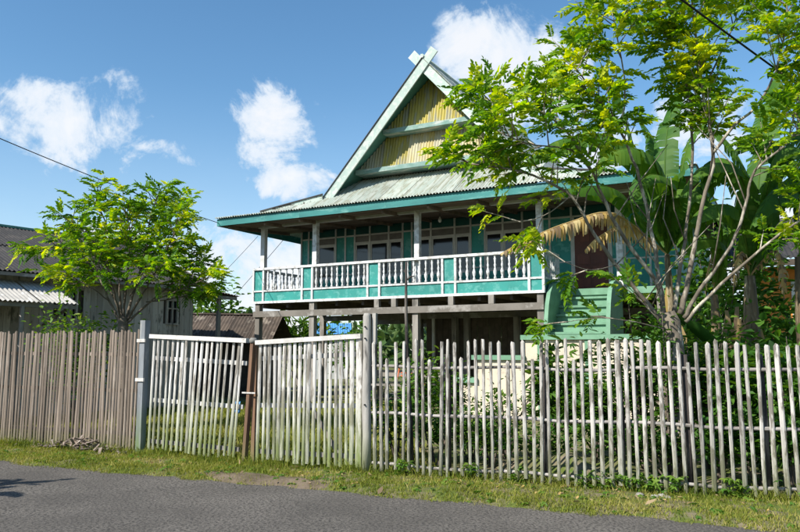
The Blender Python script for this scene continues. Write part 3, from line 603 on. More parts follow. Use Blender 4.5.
def right_fence():
    pts = [(-.45, 9.45), (1.18, 8.76), (2.5, 8.22), (4.3, 7.62), (6.2, 7.0)]
    t = thing('picket_fence', 'long pale grey picket fence of rough uneven stakes, right of the gate', 'fence', (-.45, 9.45, 0)); L0 = Vector((-.45, 9.45, 0))
    tall = [375.5, 381.8, 395.5, 402.9, 417, 423, 439.7, 446, 454, 468.7, 476, 483.4, 490.8, 498.7, 514.7, 523.4, 539, 547, 555.5, 564, 581, 590, 598.5, 607.5, 616.5, 625, 633, 641.8, 650, 660, 669.8, 679.4, 697.7, 707.4, 716.4, 726.3, 737.4, 747, 756.4, 767.5, 778.6, 789.5, 800, 811, 822, 833, 844, 856]
    short = [387.3, 408.7, 429.7, 460.8, 506.8, 531.6, 572, 689.3]
    ms = [picket_mesh(.047, 1.0, i, wob=.003) for i in range(12)]
    for i, u in enumerate(sorted(tall + short)):
        p = seg_point(u, pts); 
        if p is None: continue
        h = (1.49 if u in short else 1.715 - .0000 * u) + random.uniform(-.025, .02); 
        if u > 640 and u not in short: h -= .05 * min(1, (u - 640) / 160)
        ang = math.atan2(-.36, 1); me = ms[i * 5 % 12]
        s = random.uniform(.82, 1.12) * (1.35 if u == 616.5 else 1)
        z0 = gz(p.x, p.y) + random.uniform(-.02, .06)
        lean = random.gauss(0, .008) + (-.012 if u > 640 else 0)
        new('picket', me, 'picket', t, loc=p - L0 + Vector((0, 0, z0)), rot=(random.gauss(0, .006), lean, ang + random.uniform(-.25, .25)), scale=(s, s, h - z0))
    nrm = Vector((.36, 1, 0)).normalized() * .035
    for z in (1.40, .80, .17):
        for (a, b) in zip(pts[:-1], pts[1:]):
            A = Vector((a[0], a[1], z)) + nrm - L0; B = Vector((b[0], b[1], z - random.uniform(.0, .03))) + nrm - L0
            d = (B - A) * .01; m = (A + B) / 2 + Vector((0, 0, -random.uniform(.008, .03)))
            P(MB().tube([A + d, A.lerp(m, .5) + Vector((0, 0, .01)), m, m.lerp(B, .5), B - d], [.020, .023, .020, .024, .019], 6), 'fence_rail', 'picket_rail', t)
    for u in (445, 541, 617, 684, 760):
        p = seg_point(u, pts) - L0 + nrm * 2.6; P(MB().tube([p, p + Vector((.01, 0, .8)), p + Vector((random.uniform(-.02, .02), 0, 1.55))], [.042, .04, .036], 7), 'fence_post', 'dark_pole', t)
right_fence()
def left_fence():
    a = Vector((-8.35, 13.15, 0)); b = Vector((-4.10, 11.36, 0))
    t = thing('slat_fence', 'close-set brown wooden slat fence left of the blue-grey gate post', 'fence', a); d = (b - a); n = 72; ms = [picket_mesh(.053, 1.0, 40 + i, 'flat', wob=.0025, flat=.4) for i in range(5)]; ang = math.atan2(d.y, d.x)
    for i in range(n):
        p = a + d * ((i + .5 + random.uniform(-.12, .12)) / n); h = 1.90 + random.uniform(-.035, .02); z0 = gz(p.x, p.y) + .02
        new('slat', ms[i % 5], 'brown_slat', t, loc=p - a + Vector((0, 0, z0)), rot=(random.gauss(0, .006), random.gauss(.012, .006), ang + random.uniform(-.12, .12)), scale=(random.uniform(.82, 1.08), 1, h - z0))
    nr = Vector((-d.y, d.x, 0)).normalized() * .03
    for z in (1.55, .98, .3): P(MB().bar(nr + Vector((0, 0, z)), d + nr + Vector((0, 0, z + random.uniform(-.02, .02))), .03, .055), 'fence_rail', 'brown_slat', t)
    for f in (.15, .55): p = d * f + nr * 2.4; P(MB().bar(p, p + Vector((0, 0, 1.7)), .08, .08), 'fence_post', 'dark_pole', t)
left_fence()
def gate_leaf(a, b, za, zb, n, lean0, lean1, label, seed, spacing_jit=.1, brace=True):
    r = random.Random(seed); a = Vector(a); b = Vector(b); d = b - a; ang = math.atan2(d.y, d.x); t = thing('gate', label, 'gate', (a.x, a.y, 0), 0, 'two leaves of the slatted gate'); a0 = Vector((a.x, a.y, 0)); L = d.length; dn = d.normalized()
    nr = Vector((-dn.y, dn.x, 0)); ms = [picket_mesh(.056, 1.0, seed + i, 'flat', wob=.0025, flat=.45) for i in range(5)]
    for i in range(n):
        f = (i + .5 + r.uniform(-spacing_jit, spacing_jit)) / n; p = d * f; zt = za + (zb - za) * f - .02; z0 = gz(a.x + p.x, a.y + p.y) + r.uniform(.03, .08); lean = lean0 + (lean1 - lean0) * f + r.gauss(0, .006)
        base = p - dn * math.tan(lean) * (zt - z0)
        new('slat', ms[i % 5], 'gate_slat', t, loc=base + Vector((0, 0, z0)), rot=(r.gauss(0, .005), lean, ang + r.uniform(-.15, .15)), scale=(r.uniform(.82, 1.1) * (1.2 if seed == 300 and i == n - 2 else 1), 1, (zt - z0) / math.cos(lean)))
    off = nr * -.012
    P(MB().bar(off + Vector((0, 0, za + .012)) - dn * .02, d + off + Vector((0, 0, zb + .012)) + dn * .02, .07, .062), 'top_bar', 'gate_bar', t)
    for z in (1.48, .84, .22): P(MB().bar(nr * .035 + Vector((0, 0, z)) - dn * math.tan(lean0) * (za - z), d + nr * .035 + Vector((0, 0, z + (zb - za) * z / 1.75)) - dn * math.tan(lean1) * (zb - z), .025, .06), 'gate_rail', 'gate_bar' if z > .3 else 'timber', t)
    if brace: P(MB().bar(d * .32 + nr * .07 + Vector((0, 0, 1.3)), d * .78 + nr * .07 + Vector((0, 0, .25)), .025, .05), 'gate_brace', 'timber', t)
    return t
gate_leaf((-3.84, 11.22, 0), (-2.17, 10.27, 0), 1.80, 1.72, 19, .018, .085, 'sagging left gate leaf of pale slats leaning beside the blue-grey post', 200, brace=False)
gate_leaf((-1.98, 10.10, 0), (-.52, 9.49, 0), 1.69, 1.77, 20, .006, .0, 'upright right gate leaf of bleached slats with a straight white top bar', 300)
def posts():
    t = thing('gate_post', 'square blue-grey gate post with green algae at its foot', 'post', (-3.98, 11.28, 0), R(-30)); P(MB().box(-.055, .055, -.05, .05, 0, 2.06), 'shaft', 'blue_post', t)
    for z in (1.72, 1.12): P(MB().box(-.09, .09, -.075, -.0502, z, z + .05), 'wire_band', 'gate_bar', t)
    t = thing('gate_post', 'leaning rust-brown post between the two gate leaves', 'post', (-2.10, 10.17, 0), R(-28))
    P(MB().bar((-.06, 0, 0), (.05, 0, 1.70), .05, .07), 'shaft', 'rust_post', t); P(MB().bar((.05, .06, 0), (.065, .05, 1.66), .06, .06), 'second_stake', 'rust_post', t); P(MB().lathe([(.055, 1.7), (.06, 1.74), (.04, 1.77)], 7, (.05, .0)), 'cap', 'stone', t)
    P(MB().box(-.09, .14, -.05, -.042, 1.0, 1.02), 'wire_band', 'gate_bar', t)
    t = thing('gate_post', 'tall knotted grey post between the gate and the picket fence', 'post', (-.43, 9.46, 0), R(-22))
    P(MB().tube([(0, 0, 0), (.008, 0, .5), (-.006, 0, 1.0), (.006, 0, 1.5), (0, 0, 2.04), (0, 0, 2.08)], [.066, .06, .062, .057, .055, .04], 7), 'shaft', 'grey_post', t)
    P(MB().bar((.085, .05, 1.68), (.088, .05, 2.08), .05, .06), 'side_block', 'grey_post', t); P(MB().bar((-.09, -.0, .08), (-.086, .0, 1.75), .045, .05), 'hanging_stile', 'gate_slat', t)
    for z in (.9, 1.9, 1.75): P(MB().lathe([(.012, 0), (.012, .01)], 6).box(-.008, .008, -.008, .008, .01, .02), 'nail', 'wire', t, loc=(.0, -.058, z), rot=(R(90), 0, 0))
    b0 = at(412, 480, 9.75); b0.z = 0
    t = thing('dead_sapling', 'thin dark bare sapling standing behind the pale fence before the veranda', 'sapling', b0)
    top = at(406, 262, 9.75) - b0; m = top * .5 + Vector((-.02, 0, 0))
    P(MB().tube([(0, 0, 0), m * .5 + Vector((.012, 0, 0)), m, m.lerp(top, .5) + Vector((-.01, 0, 0)), top], [.032, .028, .026, .022, .016], 7), 'trunk', 'dark_pole', t)
    q = m.lerp(top, .82); P(MB().tube([q, q + Vector((.06, 0, .05)), q + Vector((.11, 0, .06))], [.013, .011, .007], 5), 'branch', 'dark_pole', t); P(MB().tube([q + Vector((0, 0, .06)), q + Vector((-.03, .02, .15))], [.011, .006], 5), 'branch', 'dark_pole', t)
posts()

# ------------------------------------------------------------------ trees
COMP = [compound(rng=np.random.default_rng(i), droop=d, pairs=p) for i, (d, p) in enumerate([(.25, 6), (.45, 6), (.6, 7), (.35, 5), (.8, 6), (.5, 7)])]
def smooth_path(pts, n=4):
    pts = [Vector(p) for p in pts]; out = []
    for i in range(len(pts) - 1):
        p0 = pts[max(i - 1, 0)]; p1 = pts[i]; p2 = pts[i + 1]; p3 = pts[min(i + 2, len(pts) - 1)]
        for k in range(n):
            t = k / n; out.append(.5 * ((2 * p1) + (p2 - p0) * t + (2 * p0 - 5 * p1 + 4 * p2 - p3) * t * t + (3 * p1 - p0 - 3 * p2 + p3) * t ** 3))
    out.append(pts[-1]); return out
def compound_tree(name, label, base, stems, trunk, bark, nparts, leaf_scale, rng, start=.45, twig_n=6, twig_len=.7, leaves_per=6, centre=None, tint0=0.0, yellow=.15, spray=1.0, bare=0):
    t = thing(name, label, 'tree', base); B = Vector(base); P(MB().tube([Vector(p) - B for p in trunk[0]], trunk[1], 9), 'trunk', bark, t)
    items = []
    zmax = max(p.z for s in stems for p in s[0])
    for path, r0, r1, dens in stems:
        pp = smooth_path(path, 5); n = len(pp); pp = [p + Vector((rng.normal(0, .006), rng.normal(0, .006), 0)) if 0 < i < n - 1 else p for i, p in enumerate(pp)]
        b = MB().tube([p - B for p in pp], [.8 * (r0 + (r1 - r0) * (i / (n - 1)) ** .7) for i in range(n)], 7); br = P(b, 'limb', bark, t)
        tw = MB(); L = sum((pp[i + 1] - pp[i]).length for i in range(n - 1)); nt = max(1 if dens < .65 else 2, int(twig_n * dens * L))
        for k in range(nt + (1 if dens < .65 else 2)):
            f = start + (1 - start) * (k / nt) if k < nt else .999; i = min(int(f * (n - 1)), n - 2); p = pp[i].lerp(pp[i + 1], f * (n - 1) - i); dirn = (pp[i + 1] - pp[i]).normalized()
            side = Vector((rng.normal(), rng.normal(), rng.normal() * .4)); side = (side - dirn * side.dot(dirn)).normalized()
            td = (dirn * rng.uniform(.3, .9) + side * (1.0 if k < nt else .35) + Vector((0, 0, .25))).normalized(); tl = twig_len * rng.uniform(.5, 1.15)
            q = [p, p + td * tl * .5 + Vector((0, 0, .02)), p + td * tl + Vector((0, 0, .06 * tl))]; tw.tube([x - B for x in q], [.009, .007, .004], 4, False)
            nl = max(2, int(leaves_per * rng.uniform(.7, 1.3)))
            yel = (rng.random() < yellow) * rng.uniform(.2, .5)
            for j in range(nl):
                g = .25 + .75 * (j + 1) / nl; lp = q[0].lerp(q[1], g * 2) if g < .5 else q[1].lerp(q[2], g * 2 - 1); an = j * 2.4 + rng.uniform(-.4, .4)
                s1 = td.orthogonal().normalized(); s2 = td.cross(s1); out = s1 * math.cos(an) + s2 * math.sin(an)
                out.z *= .45; ld = (td * rng.uniform(.3, .9) + out * spray + Vector((0, 0, rng.uniform(.0, .45)))); up = np.array((rng.normal(0, .22), rng.normal(0, .22), 1)); hgt = (lp.z - B.z) / max(.1, zmax - B.z)
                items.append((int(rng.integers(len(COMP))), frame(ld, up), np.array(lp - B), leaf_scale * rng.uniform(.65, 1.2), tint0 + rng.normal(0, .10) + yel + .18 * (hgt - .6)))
        P(tw, 'twigs', bark, br, kind='stuff')
    for k in range(bare):        # thin leafless shoots between the main limbs
        path = smooth_path(stems[int(rng.integers(min(8, len(stems))))][0], 5); f = rng.uniform(.12, .5); p = path[int(f * (len(path) - 1))]
        d = Vector((rng.normal(0, .5), rng.normal(0, .3), 1)).normalized(); l_ = rng.uniform(.6, 1.5); m1 = p + d * l_ * .5 + Vector((rng.normal(0, .05), 0, 0)); e = p + d * l_ + Vector((rng.normal(0, .14), 0, 0))
        P(MB().tube([x - B for x in (p, m1, e)], [.010, .008, .004], 5), 'shoot', bark, t)
    order = sorted(range(len(items)), key=lambda i: (Vector(items[i][2]) + B - EYE).length / items[i][3]); near = set(order[:nparts])
    tints = [-.28, -.12, 0, .12, .3]; cache = {}
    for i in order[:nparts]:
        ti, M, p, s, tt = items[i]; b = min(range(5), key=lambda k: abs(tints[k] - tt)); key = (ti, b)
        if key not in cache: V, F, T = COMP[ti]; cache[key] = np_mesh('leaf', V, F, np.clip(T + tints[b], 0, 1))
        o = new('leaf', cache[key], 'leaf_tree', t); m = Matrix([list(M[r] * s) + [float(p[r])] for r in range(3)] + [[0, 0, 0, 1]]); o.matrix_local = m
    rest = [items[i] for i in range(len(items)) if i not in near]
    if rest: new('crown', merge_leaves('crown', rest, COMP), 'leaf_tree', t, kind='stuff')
    return t, len(items)

def right_tree():
    D = 9.3
    base = at(676, 480, D); base.z = .03
    def A(l): return [at(u, v, D + dy) for u, v, dy in l]
    trunk = ([base, at(678, 430, D), at(680, 385, D), at(676, 345, D), at(671, 322, D), at(668, 312, D)], [.13, .105, .098, .10, .12, .085])
    S = [(A([(663, 325, 0), (651, 308, -.05), (616, 265, -.1), (592, 230, -.2), (571, 196, -.3), (539, 178, -.4), (508, 169, -.5), (470, 164, -.5)]), .046, .012, .7),
         (A([(662, 318, 0), (658, 286, .0), (624, 238, -.2), (608, 209, -.3), (592, 172, -.4), (565, 130, -.5), (530, 107, -.6), (490, 101, -.6)]), .045, .011, .8),
         (A([(664, 316, .1), (655, 250, .2), (640, 180, .2), (620, 131, .1), (596, 98, 0), (575, 66, 0)]), .045, .010, 1.0),
         (A([(674, 312, .1), (680, 270, .2), (686, 231, .3), (692, 160, .3), (690, 100, .2), (668, 40, .1), (650, -5, 0)]), .04, .012, 1.0),
         (A([(680, 314, 0), (690, 270, -.05), (700, 216, -.1), (713, 153, -.1), (702, 90, -.1), (695, 30, -.1), (690, -40, -.1)]), .052, .014, 1.0),
         (A([(713, 153, -.1), (735, 125, -.3), (758, 105, -.4), (776, 70, -.5), (786, 20, -.6), (790, -30, -.6)]), .03, .010, 1.0),
         (A([(684, 318, -.1), (700, 290, -.2), (731, 246, -.4), (746, 203, -.5), (756, 170, -.6), (790, 140, -.7), (815, 95, -.8), (825, 40, -.8)]), .038, .011, .9),
         (A([(686, 322, -.1), (703, 302, -.2), (753, 256, -.5), (799, 221, -.7), (850, 190, -.9)]), .036, .012, .6),
         (A([(592, 172, -.4), (570, 150, -.6), (535, 145, -.8), (505, 135, -.9)]), .018, .008, 1.0),
         (A([(620, 131, .1), (625, 90, 0), (618, 40, -.2), (610, 5, -.3)]), .018, .008, 1.0),
         (A([(702, 90, -.1), (720, 55, .1), (735, 20, .2), (745, -20, .3)]), .02, .008, 1.0),
         (A([(571, 196, -.3), (545, 215, -.5), (520, 222, -.6)]), .012, .005, .2),
         (A([(616, 265, -.1), (590, 270, -.4), (565, 262, -.6)]), .010, .005, .1),
         (A([(668, 330, -.1), (635, 322, -.4), (600, 318, -.6), (565, 322, -.7)]), .010, .005, .1),
         (A([(666, 330, -0.1), (645, 305, -0.3)]), .010, .005, .5)]
    t, n = compound_tree('pinnate_tree', 'tall multi-stemmed tree with feathery yellow-green leaves behind the right fence', base, S, trunk, 'bark', 300, .68, np.random.default_rng(5), start=.54, twig_n=6.3, twig_len=.54, leaves_per=7, yellow=.3, tint0=.08, bare=16)
    return n
def left_tree():
    D = 13.6; base = at(126, 420, D); base.z = .03
    def A(l): return [at(u, v, D + dy) for u, v, dy in l]
    trunk = ([base, at(125, 380, D), at(124, 345, D), at(123, 325, D), at(124, 316, D)], [.12, .095, .085, .10, .07])
    S = [(A([(120, 322, 0), (110, 302, 0), (98, 276, .1), (80, 254, .1), (58, 246, .1), (46, 250, .1)]), .035, .010, 1.0),
         (A([(121, 320, 0), (114, 293, -.3), (105, 263, -.5), (90, 237, -.6), (70, 222, -.7)]), .032, .010, 1.1),
         (A([(122, 320, 0), (119, 285, 0), (112, 250, .2), (104, 219, .3), (96, 201, .3)]), .034, .010, 1.0),
         (A([(124, 320, 0), (126, 285, -.2), (130, 250, -.3), (130, 228, -.4), (126, 215, -.4)]), .03, .010, 1.0),
         (A([(126, 320, 0), (136, 285, .1), (146, 246, .2), (150, 219, .2), (156, 199, .2)]), .036, .010, 1.1),
         (A([(127, 320, 0), (143, 293, -.2), (160, 263, -.3), (172, 238, -.4), (180, 219, -.4)]), .036, .010, 1.1),
         (A([(128, 322, 0), (150, 302, 0), (172, 283, 0), (184, 267, 0), (192, 259, 0)]), .032, .010, 1.2),
         (A([(150, 302, 0), (175, 292, -.3), (190, 285, -.4), (203, 280, -.5)]), .02, .008, 1.2),
         (A([(126, 320, 0), (135, 289, .5), (150, 259, .8), (165, 234, 1.0), (172, 215, 1.0)]), .03, .008, 1.0),
         (A([(122, 320, 0), (112, 293, .5), (98, 263, .8), (85, 239, .9)]), .03, .008, 1.0),
         (A([(110, 302, 0), (92, 288, -.3), (74, 279, -.4), (62, 277, -.5)]), .016, .007, 1.0),
         (A([(146, 302, 0), (166, 300, .2), (182, 297, .3), (196, 299, .3)]), .016, .007, 1.0),
         (A([(114, 292, -.1), (104, 280, -.6), (98, 272, -.8), (94, 262, -.9)]), .014, .007, 1.0),
         (A([(130, 296, 0), (140, 282, -.5), (150, 272, -.8), (158, 270, -.9)]), .014, .007, 1.0)]
    return compound_tree('pinnate_tree', 'small spreading tree with yellow-green crown before the grey plank house', base, S, trunk, 'bark_dark', 200, .60, np.random.default_rng(9), start=.36, twig_n=8.0, twig_len=.46, leaves_per=6, yellow=.28, tint0=-.02)
print('right leaves', right_tree()); print('left leaves', left_tree()[1])

# ------------------------------------------------------------------ banana plants
def banana_leaf(path, width, rng, parent, B, side_hint, tint=.5, hang=.35, name='leaf', m='leaf_banana', gap=.3, rib=.018, shred=0.0):
    pp = smooth_path(path, 6); n = len(pp); VV = []; TT = []; FF = []
    mid = MB().tube([p - B for p in pp], [rib * (1 - .8 * i / (n - 1)) for i in range(n)], 5, False); nv = len(mid.v); VV += mid.v; FF += mid.f; TT += [min(1, tint + .25)] * nv
    L = [0]; 
    for i in range(n - 1): L.append(L[-1] + (pp[i + 1] - pp[i]).length)
    tot = L[-1]; ns = max(14, int(tot / .075))
    def pos(f):
        d = f * tot
        for i in range(n - 1):
            if L[i + 1] >= d - 1e-9: return pp[i].lerp(pp[i + 1], (d - L[i]) / max(1e-6, L[i + 1] - L[i])), (pp[i + 1] - pp[i]).normalized()
        return pp[-1], (pp[-1] - pp[-2]).normalized()
    for sgn in (-1, 1):
        drop = hang; sh = 0.0
        for k in range(ns):
            f0 = .12 + .88 * k / ns; f1 = .12 + .88 * (k + 1) / ns
            if rng.random() < gap: drop = hang + rng.uniform(-.15, .45); sh = rng.uniform(0, .25)
            def wd(f): return width / 2 * max(.04, math.sin(math.pi * min(1, max(0.02, (f - .08) / .94)) ** .8)) ** .55
            quad = []
            for f, e in ((f0, sh * .4), (f1, 0)):
                p, d = pos(f); s = d.cross(Vector((0, 0, 1))); s = (s.normalized() if s.length > .05 else Vector((1, 0, 0))) * sgn; upn = s.cross(d).normalized() * sgn
                if upn.z < 0: upn = -upn
                o = (s + d * .25).normalized(); w = wd(f)
                a = p - B; b1 = a + (o * (1 - .25 * drop) + upn * .10 * (1 - drop) - Vector((0, 0, drop * .5))) * w * .5; b2 = a + (o * (1 - .55 * min(1.3, drop)) - Vector((0, 0, 1)) * drop * 1.05) * w
                quad.append((a, b1, b2))
            i0 = len(VV); t = np.clip(tint + rng.normal(0, .10 if m == 'leaf_banana' else .3), 0, 1)
            g = (quad[0][2] - quad[1][2]) * .12 * (rng.random() < .6)
            q1, q2 = quad[0][2] + (quad[1][2] - quad[0][2]) * shred * rng.random(), quad[1][2] + g + (quad[0][2] - quad[1][2]) * shred * rng.random(); m1, m2 = quad[0][1], quad[1][1] + (quad[0][1] - quad[1][1]) * shred * .6 * rng.random()
            VV += [tuple(quad[0][0]), tuple(quad[1][0]), tuple(m2), tuple(m1), tuple(q2), tuple(q1)]; TT += [t] * 6
            FF += [(i0, i0 + 1, i0 + 2, i0 + 3), (i0 + 3, i0 + 2, i0 + 4, i0 + 5)]
    o = new(name, np_mesh(name, VV, FF, TT, smooth=False), m, parent); return o
def bananas():
    rng = np.random.default_rng(11)
    def plant(label, bu, D, htop, stem_r, leaves, dead=(), topv=None):
        b = at(bu, 470, D); b.z = .03; t = thing('banana_plant', label, 'plant', b, group='banana plants beside the stilt house')
        top = Vector((b.x + rng.uniform(-.1, .1), b.y, htop)); 
        pts = [Vector((0, 0, 0)), (top - b) * .35 + Vector((.02, 0, 0)), (top - b) * .7, top - b]
        P(MB().tube(pts, [stem_r * 1.25, stem_r * 1.05, stem_r * .85, stem_r * .5], 10), 'stem', 'banana_stem', t)
        for k in range(9):       # hanging dry sheath strips
            a = rng.uniform(0, 6.28); z = rng.uniform(.4, .95) * (htop - .1); r = stem_r * 1.02; p = Vector((math.cos(a) * r, math.sin(a) * r, z)); q = p + Vector((math.cos(a) * .08, math.sin(a) * .08, -rng.uniform(.3, .8)))
            V = [p + Vector((-.03, 0, 0)), p + Vector((.03, 0, 0)), (p + q) / 2 + Vector((.05, -.03, 0)), (p + q) / 2 + Vector((-.05, -.03, 0)), q + Vector((.02, 0, 0)), q + Vector((-.02, 0, 0))]
            new('dry_sheath', np_mesh('dry_sheath', V, [(0, 1, 2, 3), (3, 2, 4, 5)], [rng.uniform(.1, .7)] * 6), 'leaf_dead', t)
        for pts, w, ti, hg in leaves: banana_leaf([top] + [at(*q) for q in pts], w, rng, t, b, 0, ti, hg)
        for pts, w, ti, hg in dead: banana_leaf([top] + [at(*q) for q in pts], w, rng, t, b, 0, ti, hg, 'dead_leaf', 'leaf_dead', 1.0, shred=.75)
        return t
    plant('banana plant arching over the green stairs with a withered golden leaf', 681, 12.0, 3.2, .085,
          [([(650, 175, 12.0), (610, 136, 11.8), (560, 140, 11.5), (528, 160, 11.3)], .72, .55, .85), ([(625, 120, 12.2), (606, 75, 12.2), (592, 45, 12.3)], .55, .32, .1),
           ([(665, 160, 12.3), (672, 110, 12.5), (690, 70, 12.8)], .55, .35, .25), ([(690, 195, 12), (725, 170, 11.9), (765, 190, 11.8)], .62, .5, .6),
           ([(620, 195, 11.6), (590, 186, 11.2), (556, 192, 11)], .5, .45, .55), ([(660, 200, 11.5), (690, 190, 11), (712, 205, 10.7)], .55, .6, .5), ([(640, 190, 12.6), (655, 150, 13), (640, 120, 13.4)], .5, .3, .3), ([(700, 190, 12), (712, 160, 11.8), (735, 165, 11.6), (748, 195, 11.4)], .7, .5, .7), ([(695, 215, 11.6), (715, 205, 11.3), (735, 225, 11.0)], .6, .6, .6), ([(660, 180, 11.5), (640, 150, 11.2), (605, 155, 11), (590, 180, 10.9)], .6, .65, .7), ([(680, 180, 11.6), (690, 140, 11.6), (706, 120, 11.6)], .55, .5, .3), ([(670, 190, 11.3), (650, 175, 10.9), (630, 200, 10.7)], .5, .55, .6)],
          [([(615, 214, 11.7), (570, 222, 11.4), (530, 238, 11.1), (500, 254, 10.9)], .40, .6, 1.05), ([(628, 226, 11.8), (600, 236, 11.7), (585, 250, 11.6)], .4, .8, 1.1)])
    plant('banana plant with shaggy brown stem before the orange house', 757, 11.2, 2.75, .15,
          [([(752, 200, 11.2), (740, 160, 11.3), (715, 130, 11.5), (690, 125, 11.7)], .6, .5, .6), ([(770, 190, 11.1), (790, 140, 11), (815, 120, 11)], .7, .35, .55), ([(765, 215, 10.9), (795, 190, 10.7), (830, 195, 10.5)], .65, .4, .7),
           ([(760, 170, 11.6), (768, 110, 11.9), (785, 60, 12.2)], .6, .4, .2), ([(740, 215, 10.8), (715, 205, 10.4), (690, 222, 10.1)], .5, .55, .6), ([(775, 230, 11.4), (800, 225, 11.6), (835, 250, 11.8)], .5, .3, .8), ([(745, 190, 11), (728, 165, 10.8), (700, 168, 10.6), (682, 192, 10.5)], .62, .6, .6), ([(770, 180, 10.8), (782, 150, 10.6), (800, 150, 10.4), (812, 175, 10.3)], .62, .55, .7)],
          [([(775, 250, 11.0), (783, 275, 10.9), (784, 300, 10.9)], .3, .25, .6), ([(742, 252, 11.0), (735, 270, 10.9), (733, 295, 10.9)], .3, .35, .6)])
    plant('slimmer banana plant with pale brown stem between the tree and the shaggy one', 727, 11.8, 2.5, .11,
          [([(722, 230, 11.8), (705, 200, 11.9), (680, 190, 12.0)], .45, .6, .5), ([(732, 225, 11.7), (745, 195, 11.8), (770, 170, 11.9)], .5, .55, .4), ([(720, 245, 11.5), (700, 240, 11.3), (685, 255, 11.1)], .4, .65, .5)],
          [([(715, 250, 11.7), (708, 270, 11.7), (706, 290, 11.7)], .28, .6, .5)])
    plant('banana plant at the right edge with broad overhanging leaves', 815, 10.8, 3.0, .14,
          [([(805, 190, 10.8), (785, 150, 10.9), (755, 135, 11), (735, 150, 11.1)], .75, .35, .75), ([(800, 180, 10.6), (775, 190, 10.2), (752, 225, 10)], .65, .3, .6), ([(810, 150, 11), (800, 100, 11.2), (770, 60, 11.5)], .6, .4, .3), ([(830, 180, 11), (860, 150, 11), (900, 170, 11)], .7, .4, .6)])
bananas()

# ------------------------------------------------------------------ shrubs and yard plants
SIMPLE = [simple_leaf(.13, .055, rng=np.random.default_rng(20 + i)) for i in range(3)]
BROAD = [simple_leaf(.20, .11, rng=np.random.default_rng(30 + i)) for i in range(3)]
STRAP = [simple_leaf(.62, .06, rng=np.random.default_rng(40 + i)) for i in range(3)]
PALM = [simple_leaf(.20, .045, n=7, spread=.48, rng=np.random.default_rng(50 + i)) for i in range(3)]
def shrub(name, label, pos, size, n, tmpl, sc, rng, tint=0.0, mat_='leaf_shrub', upright=.4, group=None, nst=6, cat='shrub', barkm='bark_dark'):
    b = Vector(pos); b.z = .02; t = thing(name, label, cat, b, 0, group); sx, sy, sz = size; st = MB(); items = []; tips = []
    for k in range(nst):
        a = rng.uniform(0, 6.28); r = rng.uniform(.3, .9); tip = Vector((math.cos(a) * r * sx, math.sin(a) * r * sy, sz * rng.uniform(.6, 1.0))); mid = tip * .5 + Vector((0, 0, .12 * sz)); st.tube([Vector((math.cos(a) * .03, math.sin(a) * .03, 0)), mid, tip], [.016, .012, .005], 4, False); tips.append((mid, tip))
    for i in range(n):
        mid, tip = tips[rng.integers(nst)]; f = rng.uniform(-.3, 1.0); c = mid.lerp(tip, f) + Vector((rng.normal(0, .22 * sx), rng.normal(0, .22 * sy), rng.normal(0, .10 * sz)))
        c.z = max(.04, c.z); d = Vector((c.x / max(.1, sx), c.y / max(.1, sy), 0)) + Vector((rng.normal(0, .6), rng.normal(0, .6), upright + rng.normal(0, .35)))
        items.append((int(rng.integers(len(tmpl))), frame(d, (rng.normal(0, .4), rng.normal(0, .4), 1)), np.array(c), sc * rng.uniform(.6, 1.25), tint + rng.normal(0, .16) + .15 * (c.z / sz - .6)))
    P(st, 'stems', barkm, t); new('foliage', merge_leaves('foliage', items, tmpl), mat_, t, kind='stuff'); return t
def strap_plant(label, pos, n, L, rng, tint=0.0, group=None, name='strap_leaf_plant'):
    b = Vector(pos); b.z = .02; t = thing(name, label, 'plant', b, 0, group); items = []
    P(MB().tube([(0, 0, 0), (0, 0, L * .9)], [.035, .025], 6), 'stem', 'bark_dark', t)
    for i in range(n):
        a = i * 2.4; e = rng.uniform(.2, 1.2); items.append((int(rng.integers(3)), frame((math.cos(a) * math.cos(e), math.sin(a) * math.cos(e), math.sin(e))), np.array((0, 0, L * rng.uniform(.3, 1))), L * rng.uniform(.9, 1.5), tint + rng.normal(0, .12)))
    for it in items:
        V, F, T = STRAP[it[0]]; new('leaf', np_mesh('leaf', V @ it[1].T * it[3] + it[2], F, np.clip(T + it[4], 0, 1)), 'leaf_shrub', t)
